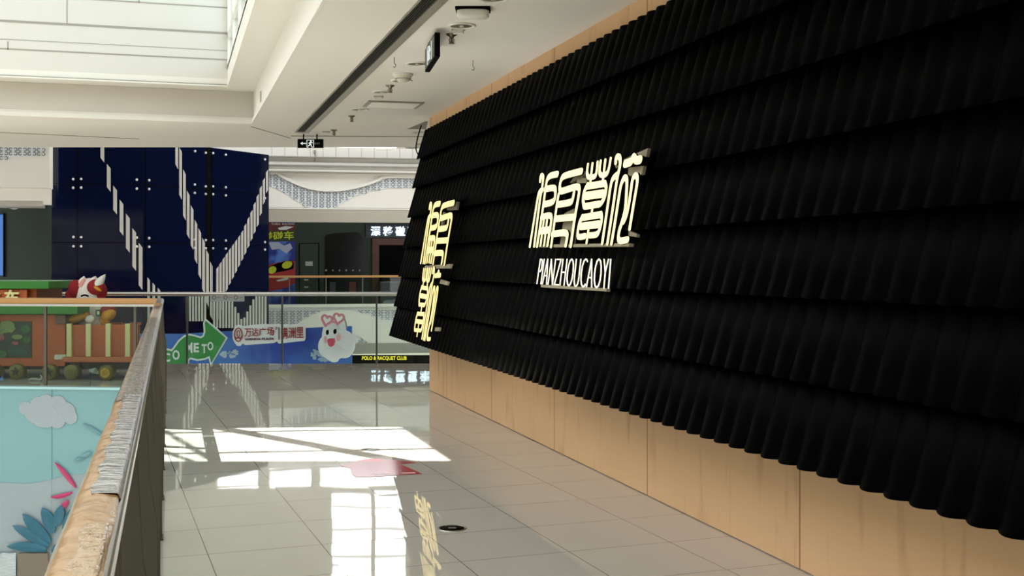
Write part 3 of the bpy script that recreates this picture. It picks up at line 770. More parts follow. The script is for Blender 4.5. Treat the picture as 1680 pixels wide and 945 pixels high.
def wrap(y0, y1, wide, lift, n=24, jit=.0016):
    mb = MB(); rr = random.Random(int(y0 * 100)); prof = []
    W = RX1 - RX0
    xs = [0, .0, .12, .3, .5, .7, .88, 1.0] if wide else [0, 0, .12, .3, .5, .72, .9, .97]
    zs = [-.052, -.02, -.004, 0, .0015, 0, -.003, -.008 if not wide else -.022]
    vs_ = []
    for i in range(n + 1):
        y = y0 + (y1 - y0) * i / n
        for x, z_ in zip(xs, zs):
            vs_.append(Vector((RX0 - .002 + x * W + rr.uniform(-jit, jit), y + rr.uniform(-jit, jit), RZT + lift + z_ + rr.uniform(-jit, jit))))
    k = len(xs)
    return mb.add(vs_, [(i * k + j, (i + 1) * k + j, (i + 1) * k + j + 1, i * k + j + 1) for i in range(n) for j in range(k - 1)], True)
obj('cardboard_wrap', wrap(-2, 3.9, False, 0, 60), m_card, rl)
def film_patch(y0, y1, xa, xb, lift, n, jit, seed):
    mb = MB(); rr = random.Random(seed); W = RX1 - RX0; k = 9; vs_ = []
    for i in range(n + 1):
        y = y0 + (y1 - y0) * i / n; e = .05 * math.sin(i * .5 + seed)
        for j in range(k):
            x = xa + e * (1 - j / (k - 1)) + (xb - xa) * j / (k - 1)
            vs_.append(Vector((RX0 + x * W + rr.uniform(-jit, jit), y + rr.uniform(-jit, jit) * 3, RZT + lift + .0012 - .006 * abs(x - .5) + rr.uniform(-jit, jit) - (.012 if j == k - 1 else 0))))
    return mb.add(vs_, [(i * k + j, (i + 1) * k + j, (i + 1) * k + j + 1, i * k + j + 1) for i in range(n) for j in range(k - 1)], True)
obj('film_wrap', film_patch(2.2, 3.85, .36, .98, .0018, 90, .0005, 3), m_silver, rl, label='silvery film bunched over the cardboard')
obj('film_wrap', film_patch(1.2, 1.95, .42, .93, .0014, 40, .0004, 5), m_clear, rl)
obj('film_wrap', wrap(3.7, 5.0, True, .0012, 40, .0009), m_film, rl)
obj('film_wrap', wrap(4.95, 8.3, True, .0015, 50, .001), m_film, rl); obj('film_wrap', wrap(8.28, 11.9, True, .002, 50, .001), m_film, rl)
obj('tape_band', wrap(11.9, 12.9, True, .003, 10, .0008), mat('tan tape', (214, 158, 78), .35, coat=.6), rl)
obj('film_wrap', wrap(12.9, YE, True, .002, 14, .0015), m_film, rl)
def post_mb(y):
    prof = [(-.142, 0), (-.046, 0), (-.046, .56), (-.072, .72), (-.088, 1.045), (-.142, 1.045)]
    mb = MB()
    mb.prism([(x, y - .03, z) for x, z in prof], (0, .012, 0)); mb.prism([(x, y + .018, z) for x, z in prof], (0, .012, 0))
    mb.box(-.15, -.04, y - .06, y + .06, 0, .012)
    return mb
for k in range(15):
    y = -1.2 + k * 1.12
    if y < C0.y: obj('post', post_mb(y), m_post, nb, .002)
for k in range(14):
    y = -1.2 + k * 1.12
    if y + 1.1 < C0.y: obj('glass_panel', MB().box(-.136, -.126, y + .04, y + 1.08, .06, 1.02), m_glass, nb)
obj('base_channel', MB().box(-.165, -.1, -8, C0.y - .02, 0, .05), m_post, nb)

def edge_rail(name_label, A, B, railmat, zr, posts, thick=.07, pmat=None, postw=.03, ins=.08):
    d = (B - A).normalized(); nn = d.cross(Z).normalized()
    if nn.dot(F) < 0: nn = -nn
    root = thing('balustrade', name_label, 'railing', A)
    rounded = rounded_rail(MB(), [A + Z * (zr - thick / 2), (A + B) / 2 + Z * (zr - thick / 2), B + Z * (zr - thick / 2)], thick, thick)
    obj('handrail', rounded, railmat, root)
    L = (B - A).length
    for s0 in posts:
        p = A + d * s0
        obj('post', MB().bar(p, p + Z * (zr - thick), postw, postw, nn), pmat or m_post, root)
    ss = sorted([0.05] + list(posts) + [L - .05])
    for a_, c_ in zip(ss, ss[1:]):
        if c_ - a_ < .2: continue
        p, q_ = A + d * (a_ + .012) - nn * .012, A + d * (c_ - .012) - nn * .012
        obj('glass_panel', MB().prism([p + Z * .01, q_ + Z * .01, q_ + Z * (zr - thick), p + Z * (zr - thick)], nn * .012), m_glass, root)
    return root
inb = F * .06
cA = C0 + inb; cB = C2 + inb
def sOn(A, d, u):       # distance along an edge at photo column u
    b = Board(A, d); return (b.at(u, 600) - A).dot(d.normalized())
lrb = edge_rail('balustrade with a tan wrapped handrail in front of the orange train', cA, cB, m_railw, 1.1, [sOn(cA, LD, 222), sOn(cA, LD, 75), sOn(cA, LD, -80)], .075)
obj('rail_cap', MB().bar(cA + Z * 1.01, cB + Z * 1.01, .06, .03), m_steel, lrb)
fA = R * ((70 - 840) / FPX * DFAR) + F * (DFAR - .08); fB = R * 3.0 + F * (DFAR - .08)
m_gpost = mat('dark glass joint', (70, 76, 72), .3)
frb = edge_rail('balustrade with a round silver handrail along the far edge of the polished floor', fA, fB, m_steel, 1.1, [sOn(fA, R, u) for u in (307, 463, 618)], .06, m_gpost, .026)
pl = thing('notice_strip', 'small pale notice strip of round icons hanging on the far glass near the tower', 'notice', fA)
NB = Board(fA - F * .03, R)
obj('notice_sheet', panel(NB, rect(345, 401, 484, 494.5), .005, 0), mat('notice', (170, 178, 180), .5), pl)
for u in (351, 370, 387):
    rg = MB(); rg.ribbon([NB.at(u + 3 * math.cos(x * .524), 488 + 3 * math.sin(x * .524), .004) for x in range(12)], .007, -NB.n * .003, NB.n, True); obj('icon_ring', rg, m_dark, pl)
    obj('icon_line', MB().bar(NB.at(u + 4.5, 488, .003), NB.at(u + 11, 488, .003), .012, .002, NB.n), m_grey, pl)

# ------------------------------------------------------------------ printed panel hanging in the void under the train
PF = F * -.07
PB = Board(C0 + PF, LD)
m_print = mat('pale turquoise print', (128, 190, 194), .35, spec=.35); t = NT(m_print)
t.l(t.mix(t.noise(t.pos(), .6, 1), srgb(110, 152, 159), srgb(120, 163, 169)), t.p.inputs['Base Color'])
pp = thing('printed_panel', 'turquoise printed panel of a snowy scene hanging below the train', 'panel', PB.at(100, 900))
tz = .0
def PBz(u, v, off=0.0): return PB.at(u, v, off)
obj('backing', MB().prism([zz(C0 + PF + LD * .02, -.0) , zz(C2 + PF, -.0), zz(C2 + PF, -3.2), zz(C0 + PF + LD * .02, -3.2)], F * .05), m_print, pp)
obj('top_edge', MB().bar(zz(C0 + PF + LD * .02, -.02) - F * .012, zz(C2 + PF, -.02) - F * .012, .012, .03), mat('pale edge', (160, 204, 208), .4), pp)
hill = [(-200, 800), (-60, 790), (0, 792), (50, 793.5), (80, 788), (105, 781), (130, 778), (170, 776), (200, 776), (240, 786), (240, 1000), (-200, 1000)]
obj('snow_hill', panel(PB, hill, .006, .008), mat('print snow', (138, 154, 160), .4), pp)
mb = MB()
for k, (cx, cy, r) in enumerate(((42, 670, 11), (58, 678, 17), (62, 663, 12), (75, 660, 13), (82, 675, 22), (95, 663, 14), (108, 676, 16), (116, 685, 11), (94, 690, 13), (66, 689, 12), (75, 682, 20))):
    mb.prism([PB.at(cx + r * math.cos(q_ * .3142), cy + r * math.sin(q_ * .3142), .009 + k * .0006) for q_ in range(20)], -PB.n * .006)
obj('printed_cloud', mb, mottled('print cloud', (146, 160, 167), .5, .08, 4), pp)
obj('panel_joint', MB().bar(PB.at(85, 636, .004), PB.at(85, 1000, .004), .006, .008, PB.n), mat('print joint', (96, 138, 146), .5), pp)
m_teal = mottled('teal leaf', (28, 98, 122), .45, .3, 12); m_mag = mottled('magenta leaf', (176, 44, 100), .45, .25, 12); m_leafg = mat('grey blue leaf', (98, 142, 152), .5)
kc = lambda x, y: (x / 7.562, 820 + y / 7.562)
def leaf(a, b, wd, m_, name='leaf', bend=0.0, off=.05):
    a, b = Vector(a), Vector(b); d = b - a; n_ = Vector((-d.y, d.x)).normalized(); L = d.length
    top, bot, mid = [], [], []
    for i in range(9):
        s = i / 8; w_ = wd * math.sin(math.pi * (s * .86 + .1)) ** .8 if s < 1 else 0
        c_ = a + d * s + n_ * bend * math.sin(math.pi * s)
        top.append(PB.at(*(c_ + n_ * w_ / 2), off)); bot.append(PB.at(*(c_ - n_ * w_ / 2), off)); mid.append(PB.at(*c_, off + .015))
    mb = MB()
    for i in range(8):
        mb.add([top[i], top[i + 1], mid[i + 1], mid[i]], [(0, 1, 2, 3)]); mb.add([mid[i], mid[i + 1], bot[i + 1], bot[i]], [(0, 1, 2, 3)])
        mb.add([top[i] - PB.n * .01, top[i + 1] - PB.n * .01, bot[i + 1] - PB.n * .01, bot[i] - PB.n * .01], [(0, 1, 2, 3)])
    return obj(name, mb, m_, fp_)
fp_ = thing('paper_plant', 'teal and magenta leaved plant cutout in a brown pot low on the turquoise panel', 'plant', PB.at(70, 945, .03))
for a_, b_, w_, bd in (((575, 620), (80, 580), 13, 2), ((600, 575), (150, 318), 13, 0), ((620, 530), (275, 172), 17, -1), ((650, 420), (520, 98), 17, 2), ((690, 330), (770, 60), 14, 0), ((800, 420), (900, 100), 14, 0), ((640, 640), (820, 560), 14, 0)):
    leaf(kc(*a_), kc(*b_), w_ * 1.2, m_teal, 'leaf', bd)
for a_, b_, w_, bd in (((124, 800), (89, 758), 8, 1), ((118, 808), (82, 816), 7, -2), ((112, 822), (97, 836), 9, 0), ((140, 800), (180, 770), 8, 0)):
    leaf(a_, b_, w_, m_mag, 'magenta_leaf', bd, .04)
for a_, b_, w_ in (((170, 715), (135, 695), 6), ((150, 742), (132, 751), 7), ((138, 752), (120, 756), 5)):
    leaf(a_, b_, w_, m_leafg, 'pale_leaf', 0, .03)
obj('pot', MB().prism([PB.at(29, 908, .06), PB.at(78, 908, .06), PB.at(84, 1010, .06), PB.at(27, 1010, .06)], -PB.n * .04), mottled('brown pot', (112, 104, 92), .6, .1, 5), fp_)
m_foil = mat('bunched film', (170, 186, 190), .2, spec=.7, coat=.6); t = NT(m_foil); b1 = t.bump(t.noise(t.scaled(t.pos(), (3, 3, 12)), 3, 5), .9, .03)
fs = thing('film_sheet', 'crumpled clear film sheet beside the brown pot at the bottom left', 'film', PB.at(10, 940, .03))
mb = MB(); rr = random.Random(4); n1, n2 = 14, 12; vs_ = [PB.at(-40 + 66 * i / n1, 907 + 90 * j / n2 + rr.uniform(-1, 1), .05 + rr.uniform(-.015, .015)) for j in range(n2 + 1) for i in range(n1 + 1)]
mb.add(vs_, [(j * (n1 + 1) + i, j * (n1 + 1) + i + 1, (j + 1) * (n1 + 1) + i + 1, (j + 1) * (n1 + 1) + i) for j in range(n2) for i in range(n1)], True)
obj('film', mb, m_foil, fs); 

# ------------------------------------------------------------------ toy train on the bridge
TD = 15.05
TB = Board(C0 + F * .75, LD)
zfl = 0.0
m_or = mottled('orange board', (178, 84, 38), .5, .12, 3); m_gr = mottled('train green', (44, 120, 36), .5, .1, 4); m_cr = mat('cream slat', (214, 204, 150), .5)
m_gold = mat('gold wheel', (106, 96, 46), .4, .3); m_orb = mat('brown orange', (150, 80, 40), .6)
tn = thing('toy_train', 'orange wooden train carriage with green roofs and gold star wheels behind the glass', 'train', zz(TB.at(60, 628), 0))
bk = -TB.n
def tbox(name, uv, depth, m_, off=0.0, bev=.01, par=None):
    return obj(name, MB().prism([TB.at(u, v, off) for u, v in uv], bk * depth), m_, par or tn, bev)
body_ = tbox('cab_body', rect(-200, 107, 516, 601), 1.0, m_or)
tbox('picture_window', rect(-60, 51.5, 527.5, 587), .02, mottled('picture dark green', (44, 62, 44), .5, .5, 5), .012, 0, body_)
t = NT(MATS['picture dark green']); 
pm = MB()
mp_ = mottled('picture plants', (120, 138, 84), .5, .3, 9); mk = mat('picture pink', (150, 78, 88), .5); mg3 = mottled('picture leaf', (52, 96, 50), .5, .3, 9)
def blob(cu_, cv, r, m_, name, seed, ry=.8):
    rr = random.Random(seed)
    pts = [TB.at(min(cu_ + r * (.8 + .35 * rr.random()) * math.cos(q_ * .35), 50.5), cv + ry * r * (.8 + .35 * rr.random()) * math.sin(q_ * .35), .02) for q_ in range(18)]
    return obj(name, MB().prism(pts, -TB.n * .007), m_, body_)
blob(12, 536, 14, mp_, 'picture_foliage', 1); blob(-8, 545, 15, mp_, 'picture_foliage', 2); blob(28, 553, 10, mp_, 'picture_foliage', 8, .4); blob(42, 540, 8, mg3, 'picture_bush', 3); blob(44, 558, 7, mg3, 'picture_bush', 9)
blob(25, 563, 6, mk, 'picture_flower', 4, .5); blob(0, 553, 7, mk, 'picture_flower', 5); blob(4, 581, 8, mg3, 'picture_grass', 6); blob(30, 577, 17, mat('picture pool', (34, 70, 62), .5), 'picture_pool', 7, .35)
tbox('canopy', rect(-200, 127, 502, 515.5), 1.1, m_gr, .12)
tbox('upper_cab', rect(-200, 60, 473, 503), .7, m_or, -.1)
tbox('roof', [(-200, 461), (80, 461), (80, 474), (-200, 474)], 1.0, m_gr, .05)
sb = tbox('name_board', rect(-60, 44, 475, 500.5), .04, m_or, .0, .004)
for chh, u0, u1 in (('车', 8, 32), ('火', -24, 2)):
    obj('character', board_text(TB, chh, u0, u1, 475.5, 500, .04, .03, .03), m_cr, sb)
tbox('step_block', rect(90, 107.5, 517, 531.5), .5, mat('grey brown block', (104, 74, 58), .6), .05)
car = obj('carriage_side', MB().prism([TB.at(u, v, .0) for u, v in rect(108, 226, 533, 588)], bk * .06).prism([TB.at(u, v, -.8) for u, v in rect(90, 222, 531, 588)], bk * .06).prism([TB.at(u, v, 0) for u, v in rect(108, 110, 533, 588)], bk * .8).prism([TB.at(u, v, 0) for u, v in rect(107, 222, 584, 588)], bk * .8), m_or, tn)
for k, u in enumerate((109, 140.5, 173, 205)):
    tbox('slat', [(u, 531), (u + 8, 531), (u + 8, 586), (u, 586)], .05, m_cr, .035, .004)
    tbox('rear_slat', rect(u + 8, u + 26, 529, 533), .03, MATS['orange board'], -.75, 0)
tbox('sole_plank', [(101, 588), (104, 585.5), (226, 585.5), (226, 594.5), (104, 594.5), (101, 592)], .1, mottled('plank orange', (186, 98, 54), .5, .1, 3), .08)
tbox('white_block', rect(89, 108, 582, 590), .3, mat('white block', (200, 198, 190), .5), .03, .004)
tbox('chassis', rect(-200, 212, 590, 606), .8, mat('dark chassis', (22, 26, 24), .6), -.06)
for i, (u, kind) in enumerate(((-8, 1), (29, 1), (83, 1), (119, 0), (176, 2), (-60, 1))):
    c_ = TB.at(u, 615, .02); r_ = (TB.at(u, 615) - TB.at(u, 628)).length
    c_.z = r_
    wl = obj('wheel', MB().lathe([(r_ * .2, .05), (r_ * .9, .05), (r_, .035), (r_, -.05)], c_, 28, TB.n), m_gold, tn)
    pts = []
    for q_ in range(10):
        rr_ = r_ * (.66 if q_ % 2 == 0 else .27); a_ = math.pi / 2 + q_ * math.pi / 5
        pts.append(c_ + TB.n * .055 + TB.d * rr_ * math.cos(a_) + Z * rr_ * math.sin(a_))
    if kind == 1: obj('star', MB().prism(pts, TB.n * .004), mat('dark star', (34, 36, 26), .5), wl)
    elif kind == 2:
        for q_ in range(3):
            a_ = q_ * 1.05 + .4; v_ = (TB.d * math.cos(a_) + Z * math.sin(a_)) * r_ * .62
            obj('spoke', MB().bar(c_ + TB.n * .06 - v_, c_ + TB.n * .06 + v_, .05, .02, TB.n), mat('yellow spoke', (196, 156, 52), .4, .3), wl)
# bits of paper and a hose under the carriage
h_ = tag(obj('white_hose', MB().tube(smooth_path([TB.at(47, 625, .2), TB.at(50, 622, .2), TB.at(58, 621.5, .2), TB.at(64, 623, .2), TB.at(69, 620, .2), TB.at(66, 615, .2)]), .012, 8), mat('white plastic', (170, 172, 168), .5)), 'short white bent hose on the floor beside the star wheels', 'hose')
pa_ = tag(obj('paper_scrap', MB().prism([TB.at(145, 606, .1), TB.at(157, 603, .1), TB.at(163, 614, .06), TB.at(152, 612, .12), TB.at(146, 610, .1)], bk * .01), mat('paper', (140, 146, 142), .6)), 'white crumpled paper scrap between two wheels under the carriage', 'paper')

# plush figure riding the carriage
pz = thing('plush_animal', 'white plush animal with red hair patches and a pointed hat riding the orange carriage', 'plush toy', zz(TB.at(148, 588, -.35), .35))
m_pw = mottled('white plush', (226, 220, 216), .85, .06, 8); m_pr_ = mottled('red plush', (138, 16, 26), .85, .15, 8); m_py = mottled('yellow plush', (204, 142, 36), .8, .15, 8); m_pk = mat('pink plush', (214, 150, 150), .85)
ROT = Matrix(((cs, sn, 0), (-sn, cs, 0), (0, 0, 1)))
spx = (TB.at(150, 480, -.35) - CAMP).dot(F) / FPX
def pball(mb, u, v, ru, rv, off=-.35, dp=.7, tilt=0.0):
    return mb.ball(TB.at(u, v, off), ru * spx, dp * ru * spx, rv * spx, rot=ROT @ Matrix.Rotation(tilt, 3, 'Y'))
pb_ = MB(); pball(pb_, 147, 482, 23, 26, dp=.8); pball(pb_, 150, 510, 22, 26, dp=.8); pball(pb_, 150, 545, 24, 30, dp=.8)
obj('body', pb_, m_pw, pz)
mb = MB(); pball(mb, 124, 474, 12, 15, -.27); pball(mb, 115, 484, 8, 9, -.3); obj('hair_patch', mb, m_pr_, pz)
mb = MB(); pball(mb, 158, 471, 15, 13, -.22); pball(mb, 166, 478, 10, 14, -.3); obj('hair_patch', mb, m_pr_, pz)
def ear(u0, v0, u1, v1, w_, m_, name, off=-.3):
    a_, b_ = TB.at(u0, v0, off), TB.at(u1, v1, off); n = 7
    return obj(name, MB().tube([a_.lerp(b_, i / n) for i in range(n + 1)], [w_ * spx * (1 - (i / n) ** 2.2) + .004 for i in range(n + 1)], 14), m_, pz)
e1 = ear(134, 470, 138, 453, 8, m_pw, 'ear'); ear(134, 471, 138, 457, 5.5, m_pk, 'inner_ear', -.26); ear(154, 462, 157, 453, 6, m_pw, 'ear')
ear(158, 470, 173, 450, 7, mat('pointed hat white', (206, 208, 206), .6), 'pointed_hat', -.2)
mb = MB(); pball(mb, 160, 473, 8, 3, -.17, tilt=.6); obj('hat_band', mb, m_py, pz)
mb = MB(); mb.tube(smooth_path([TB.at(133, 486, .02 - .08), TB.at(139, 484, -.06), TB.at(145, 486, -.06)]), .012, 6); obj('closed_eye', mb, m_dark, pz)
mb = MB(); pball(mb, 141, 496, 7, 4.5, -.09); obj('mouth', mb, m_dark, pz)
mb = MB(); pball(mb, 127, 516, 22, 13, -.25, tilt=-.25); obj('sleeve', mb, m_pr_, pz)
mb = MB(); pball(mb, 128, 521, 20, 7, -.14, tilt=-.35); obj('cuff', mb, m_py, pz)
mb = MB(); pball(mb, 178, 510, 13, 11, -.25); obj('sleeve', mb, m_pr_, pz)
mb = MB(); pball(mb, 177, 518, 14, 9, -.18, tilt=-.5); pball(mb, 172, 526, 8, 10, -.16); obj('cuff', mb, m_py, pz)
mb = MB(); pball(mb, 148, 524, 8, 7, -.1); obj('paw', mb, m_pw, pz)
obj('swing_tag', panel(TB, rect(157, 165, 508, 519), .01, -.05), mat('green tag', (28, 70, 58), .5), pz); obj('tag_label', panel(TB, rect(159.3, 163, 510.5, 516), .004, -.044), m_cr, pz)

# ------------------------------------------------------------------ black tile facade on the tan wall
top = Vector((2.965, 0, 3.135)); bot = Vector((2.575, 0, .67))
NROW = 7; PITCH = .152; Y0, Y1 = -2.0, WALL_END - .02
fc = thing('tile_facade', 'huge leaning black corrugated roof tile facade covering the tan wall', 'facade', (WALL_X, Y0, 0))
slope = bot - top; sdir = slope.normalized(); nout = Vector((sdir.z, 0, -sdir.x)); nout = nout if nout.x < 0 else -nout
SLOPE_N = nout
nseg = int((Y1 - Y0) / PITCH * 10)
def wave(y):
    q_ = (y / PITCH) % 1.0
    return .030 * (abs(math.sin(math.pi * q_)) ** .8) 
for r in range(NROW):
    a_ = top + slope * (r / NROW) - sdir * (.03 if r else 0) ; b_ = top + slope * ((r + 1) / NROW)
    lift0, lift1 = .006, .055
    mb = MB(); vs_ = []
    for i in range(nseg + 1):
        y = Y0 + (Y1 - Y0) * i / nseg; w_ = wave(y)
        dr_ = sdir * (.012 * (w_ / .03))
        vs_ += [a_ + nout * (lift0 + w_) + Vector((0, y, 0)), a_.lerp(b_, .5) + nout * ((lift0 + lift1) / 2 + w_) + Vector((0, y, 0)), b_ + nout * (lift1 + w_) + dr_ + Vector((0, y, 0)), b_ + nout * (lift1 + w_ - .014) + dr_ + Vector((0, y, 0)), a_ + nout * (lift0 + w_ - .014) + Vector((0, y, 0))]
    k = 5
    mb.add(vs_, [(i * k + j, (i + 1) * k + j, (i + 1) * k + (j + 1) % k, i * k + (j + 1) % k) for i in range(nseg) for j in range(k)], True)
    mb.add(vs_[:k], [tuple(range(k))]); mb.add(vs_[-k:], [tuple(range(k))])
    obj('tile_course', mb, m_black, fc)
bm_ = MB().prism([(WALL_X, Y0, 3.16), top + Vector((.01, Y0, -.02)), bot + Vector((.02, Y0, .06)), (WALL_X, Y0, .78)], (0, Y1 - Y0 - .01, 0))
obj('backing_frame', bm_, m_dark, fc)
mb = MB().tube(smooth_path([Vector((2.9, Y1 + .03, 3.2)), Vector((2.86, Y1 + .05, 3.05)), Vector((2.84, Y1 + .04, 2.9)), Vector((2.9, Y1 - .02, 2.78))]), .008, 8)
tag(obj('dangling_cable', mb, m_dark), 'thin black cable looping at the far top corner of the tile facade', 'cable')

# ------------------------------------------------------------------ lit signs on the facade
SG = Board(Vector((top.x, 6, top.z)) + nout * .20, Vector((0, -1, 0)), -sdir)
SW = .0335; SDEPTH = .012
z1 = lambda p: (862 + p[0] / 6.75, 270 + p[1] / 6.75)
z2 = lambda p: (940 + p[0] / 5.56, 240 + p[1] / 5.56)
G1 = [([(160, 180), (163, 140), (178, 122), (192, 145), (190, 180), (180, 260), (160, 370), (125, 640), (93, 900)], .9), ([(182, 280), (155, 300), (138, 340), (110, 500), (45, 903)], .9),
      ([(348, 105), (275, 122), (240, 160), (222, 240), (195, 440), (160, 680), (125, 900)], 1.0),
      ([(215, 272), (308, 258), (328, 300), (318, 380), (285, 418), (200, 440)], 1.0),
      ([(175, 580), (262, 563), (283, 600), (272, 690), (255, 790), (240, 890)], .95), ([(165, 735), (265, 722)], 1.1), ([(203, 590), (163, 892)], .75), ([(238, 590), (203, 890)], .75)]
G2 = [([(615, 72), (440, 120), (395, 160), (376, 240), (385, 290), (420, 287), (560, 245), (590, 270), (585, 340), (540, 600), (497, 900)], 1.0), ([(363, 328), (340, 470), (280, 905)], .9),
      ([(350, 442), (480, 420), (515, 390), (533, 310)], 1.0), ([(325, 600), (540, 580)], 1.0), ([(295, 768), (425, 755), (455, 775), (455, 820), (441, 893)], 1.0)]
G3 = [([(133, 165), (125, 240), (140, 280), (195, 272), (213, 220), (221, 145)], .75), ([(174, 158), (160, 280), (155, 335)], .75), ([(249, 135), (238, 225), (255, 262), (302, 250), (325, 195), (340, 110)], .75), ([(291, 125), (275, 260), (268, 315)], .75),
      ([(125, 365), (285, 338)], .95), ([(105, 548), (235, 526)], .95), ([(130, 350), (100, 410), (88, 480), (98, 550)], .8), ([(285, 330), (299, 380), (285, 460), (255, 515), (225, 535)], .8), ([(115, 452), (270, 430)], 1.15), ([(175, 550), (167, 610)], .75),
      ([(80, 650), (248, 622)], .95), ([(85, 640), (55, 700), (40, 780), (48, 825), (105, 818)], .85), ([(250, 612), (258, 660), (243, 740), (215, 800), (150, 812)], .85), ([(70, 730), (232, 710)], 1.05), ([(140, 740), (120, 880)], .7)]
G4 = [([(386, 150), (388, 112), (405, 92), (424, 110), (424, 180), (398, 300), (360, 560), (310, 885)], .85), ([(402, 255), (365, 290), (342, 350), (310, 560), (263, 882)], .85),
      ([(472, 158), (525, 138), (548, 98), (572, 126), (608, 120)], 1.1),
      ([(347, 885), (378, 700), (412, 480), (430, 370), (450, 310), (472, 284), (487, 315), (484, 420), (476, 540), (462, 620), (440, 700), (418, 770), (410, 835), (430, 862), (492, 850)], .85),
      ([(512, 752), (550, 520), (580, 340), (578, 275), (560, 268), (538, 310), (522, 420), (503, 540), (482, 630), (455, 690)], .8)]
glyphs = []
for G, zf in ((G1, z1), (G2, z1), (G3, z2), (G4, z2)):
    glyphs.append([([Vector((*SG.ab(SG.at(*zf(p))), 0)) for p in pts], wk) for pts, wk in G])
def sign_char(G, sx_, sy_, ox, oy, m_, root, wscale=1.0):
    mb = MB(); bk_ = MB()
    for pts, wk in G:
        q_ = smooth_path([SG.pt(p.x * sx_ + ox, p.y * sy_ + oy, 0) for p in pts], 4)
        ws = []
        for i in range(len(q_)):
            d = (q_[min(i + 1, len(q_) - 1)] - q_[max(i - 1, 0)]).normalized()
            ws.append(SW * wk * wscale * (.86 + .5 * abs(d.dot(SG.d)) ** 1.5))
        mb.ribbon(q_, ws, -SG.n * .006, SG.n)
        bk_.ribbon([p - SG.n * .007 for p in q_], [w_ * 1.02 for w_ in ws], -SG.n * SDEPTH, SG.n)
    c_ = obj('character', mb, m_, root); obj('letter_return', bk_, m_dark, c_); return c_
s1 = thing('lit_sign', 'glowing cream four character sign in a row with roman letters below, nearer the camera', 'sign', SG.at(960, 340))
for G in glyphs: sign_char(G, 1, 1, 0, 0, m_signR, s1)
def roman(chh, i):
    return chh
rt = board_text(SG, 'PIANZHOUCAOYI', 880.5, 998.5, (424, 424), (466.5, 474.5), .0, .006, -.03, 886.5, 1002.5)
obj('roman_lettering', rt, m_signT, s1)
mb = MB()
for (u0, v0), (u1, v1), w_ in (((885, 404), (1036, 402), .03), ((890, 469.5), (998, 476), .025)):
    obj('mounting_rail', MB().bar(SG.at(u0, v0, -.03), SG.at(u1, v1, -.03), .018, w_, SG.n), m_frame, s1)
mb = MB()
for q_ in ([(1008, 268), (1063, 243), (1060, 257), (1052, 256), (1010, 276)], [(1031, 275), (1056, 272), (1053, 286), (1030, 289)], [(1031, 378), (1045, 384), (1044, 389), (1031, 387)], [(950, 275), (962, 287), (935, 300), (942, 290)], [(948, 289), (962, 292), (962, 300), (946, 300)], [(926, 350), (942, 342), (940, 398), (918, 404)]):
    obj('backing_plate', MB().prism([SG.at(u, v, -.055) for u, v in q_], -SG.n * .02), m_frame, s1)
allp = [p for G in glyphs for pts, _ in G for p in pts]
s2 = thing('lit_sign', 'glowing amber four character sign stacked two by two at the far end of the facade', 'sign', SG.at(710, 430))
def fit(Gs, pTL, pTR, pBL):
    """scale glyph pair onto the plane: pTL/pBL give left top and left bottom places, pTR the right edge"""
    P_ = [p for G in Gs for pts, _ in G for p in pts]
    x0_, x1_ = min(p.x for p in P_), max(p.x for p in P_); y0_, y1_ = min(p.y for p in P_), max(p.y for p in P_)
    a0 = SG.ab(SG.at(*pBL)); a1 = SG.ab(SG.at(*pTR))
    sx_ = (a1[0] - a0[0]) / (x1_ - x0_); sy_ = (a1[1] - a0[1]) / (y1_ - y0_)
    return sx_, sy_, a0[0] - x0_ * sx_, a0[1] - y0_ * sy_
for Gs, bl, tr_ in ((glyphs[:2], (689.5, 433), (745.5, 325.5)), (glyphs[2:], (677.5, 552), (723.5, 440))):
    k_ = fit(Gs, None, tr_, bl)
    for G in Gs: sign_char(G, *k_, m_signL, s2, min(abs(k_[0]), abs(k_[1])) * 1.08)
mb = MB()
for q_ in ([(735, 333), (751, 331), (749, 344), (733, 345)], [(719, 350), (729, 348), (725, 375), (718, 377)], [(697, 436), (740, 433), (738, 440), (697, 441)], [(723, 458), (735, 462), (733, 468), (721, 465)], [(714, 537), (721, 537), (720, 543), (713, 543)]):
    obj('backing_plate', MB().prism([SG.at(u, v, -.06) for u, v in q_], -SG.n * .02), m_frame, s2)

# ------------------------------------------------------------------ ceiling fittings
vx0, vx1, vx2 = 1.60, 1.70, 1.77
vy1 = ceil_pt(495, 215).y
vt = thing('slot_vent', 'long black slotted air vent running down the corridor ceiling', 'vent', (1.68, vy1, CEIL))
obj('frame', MB().box(vx1, vx2, -9, vy1, CEIL - .012, CEIL + .02).box(vx0 - .012, vx0, -9, vy1, CEIL - .012, CEIL + .02).box(vx0 - .012, vx2, vy1, vy1 + .12, CEIL - .012, CEIL + .02), m_grey, vt)
obj('backing', MB().box(vx0, vx1, -9, vy1, CEIL - .003, CEIL + .01), m_dark, vt)
for k in range(5):
    x = vx0 + .012 + k * .0185; obj('slat', MB().box(x, x + .0035, -9, vy1, CEIL - .012, CEIL - .003), m_slate, vt)

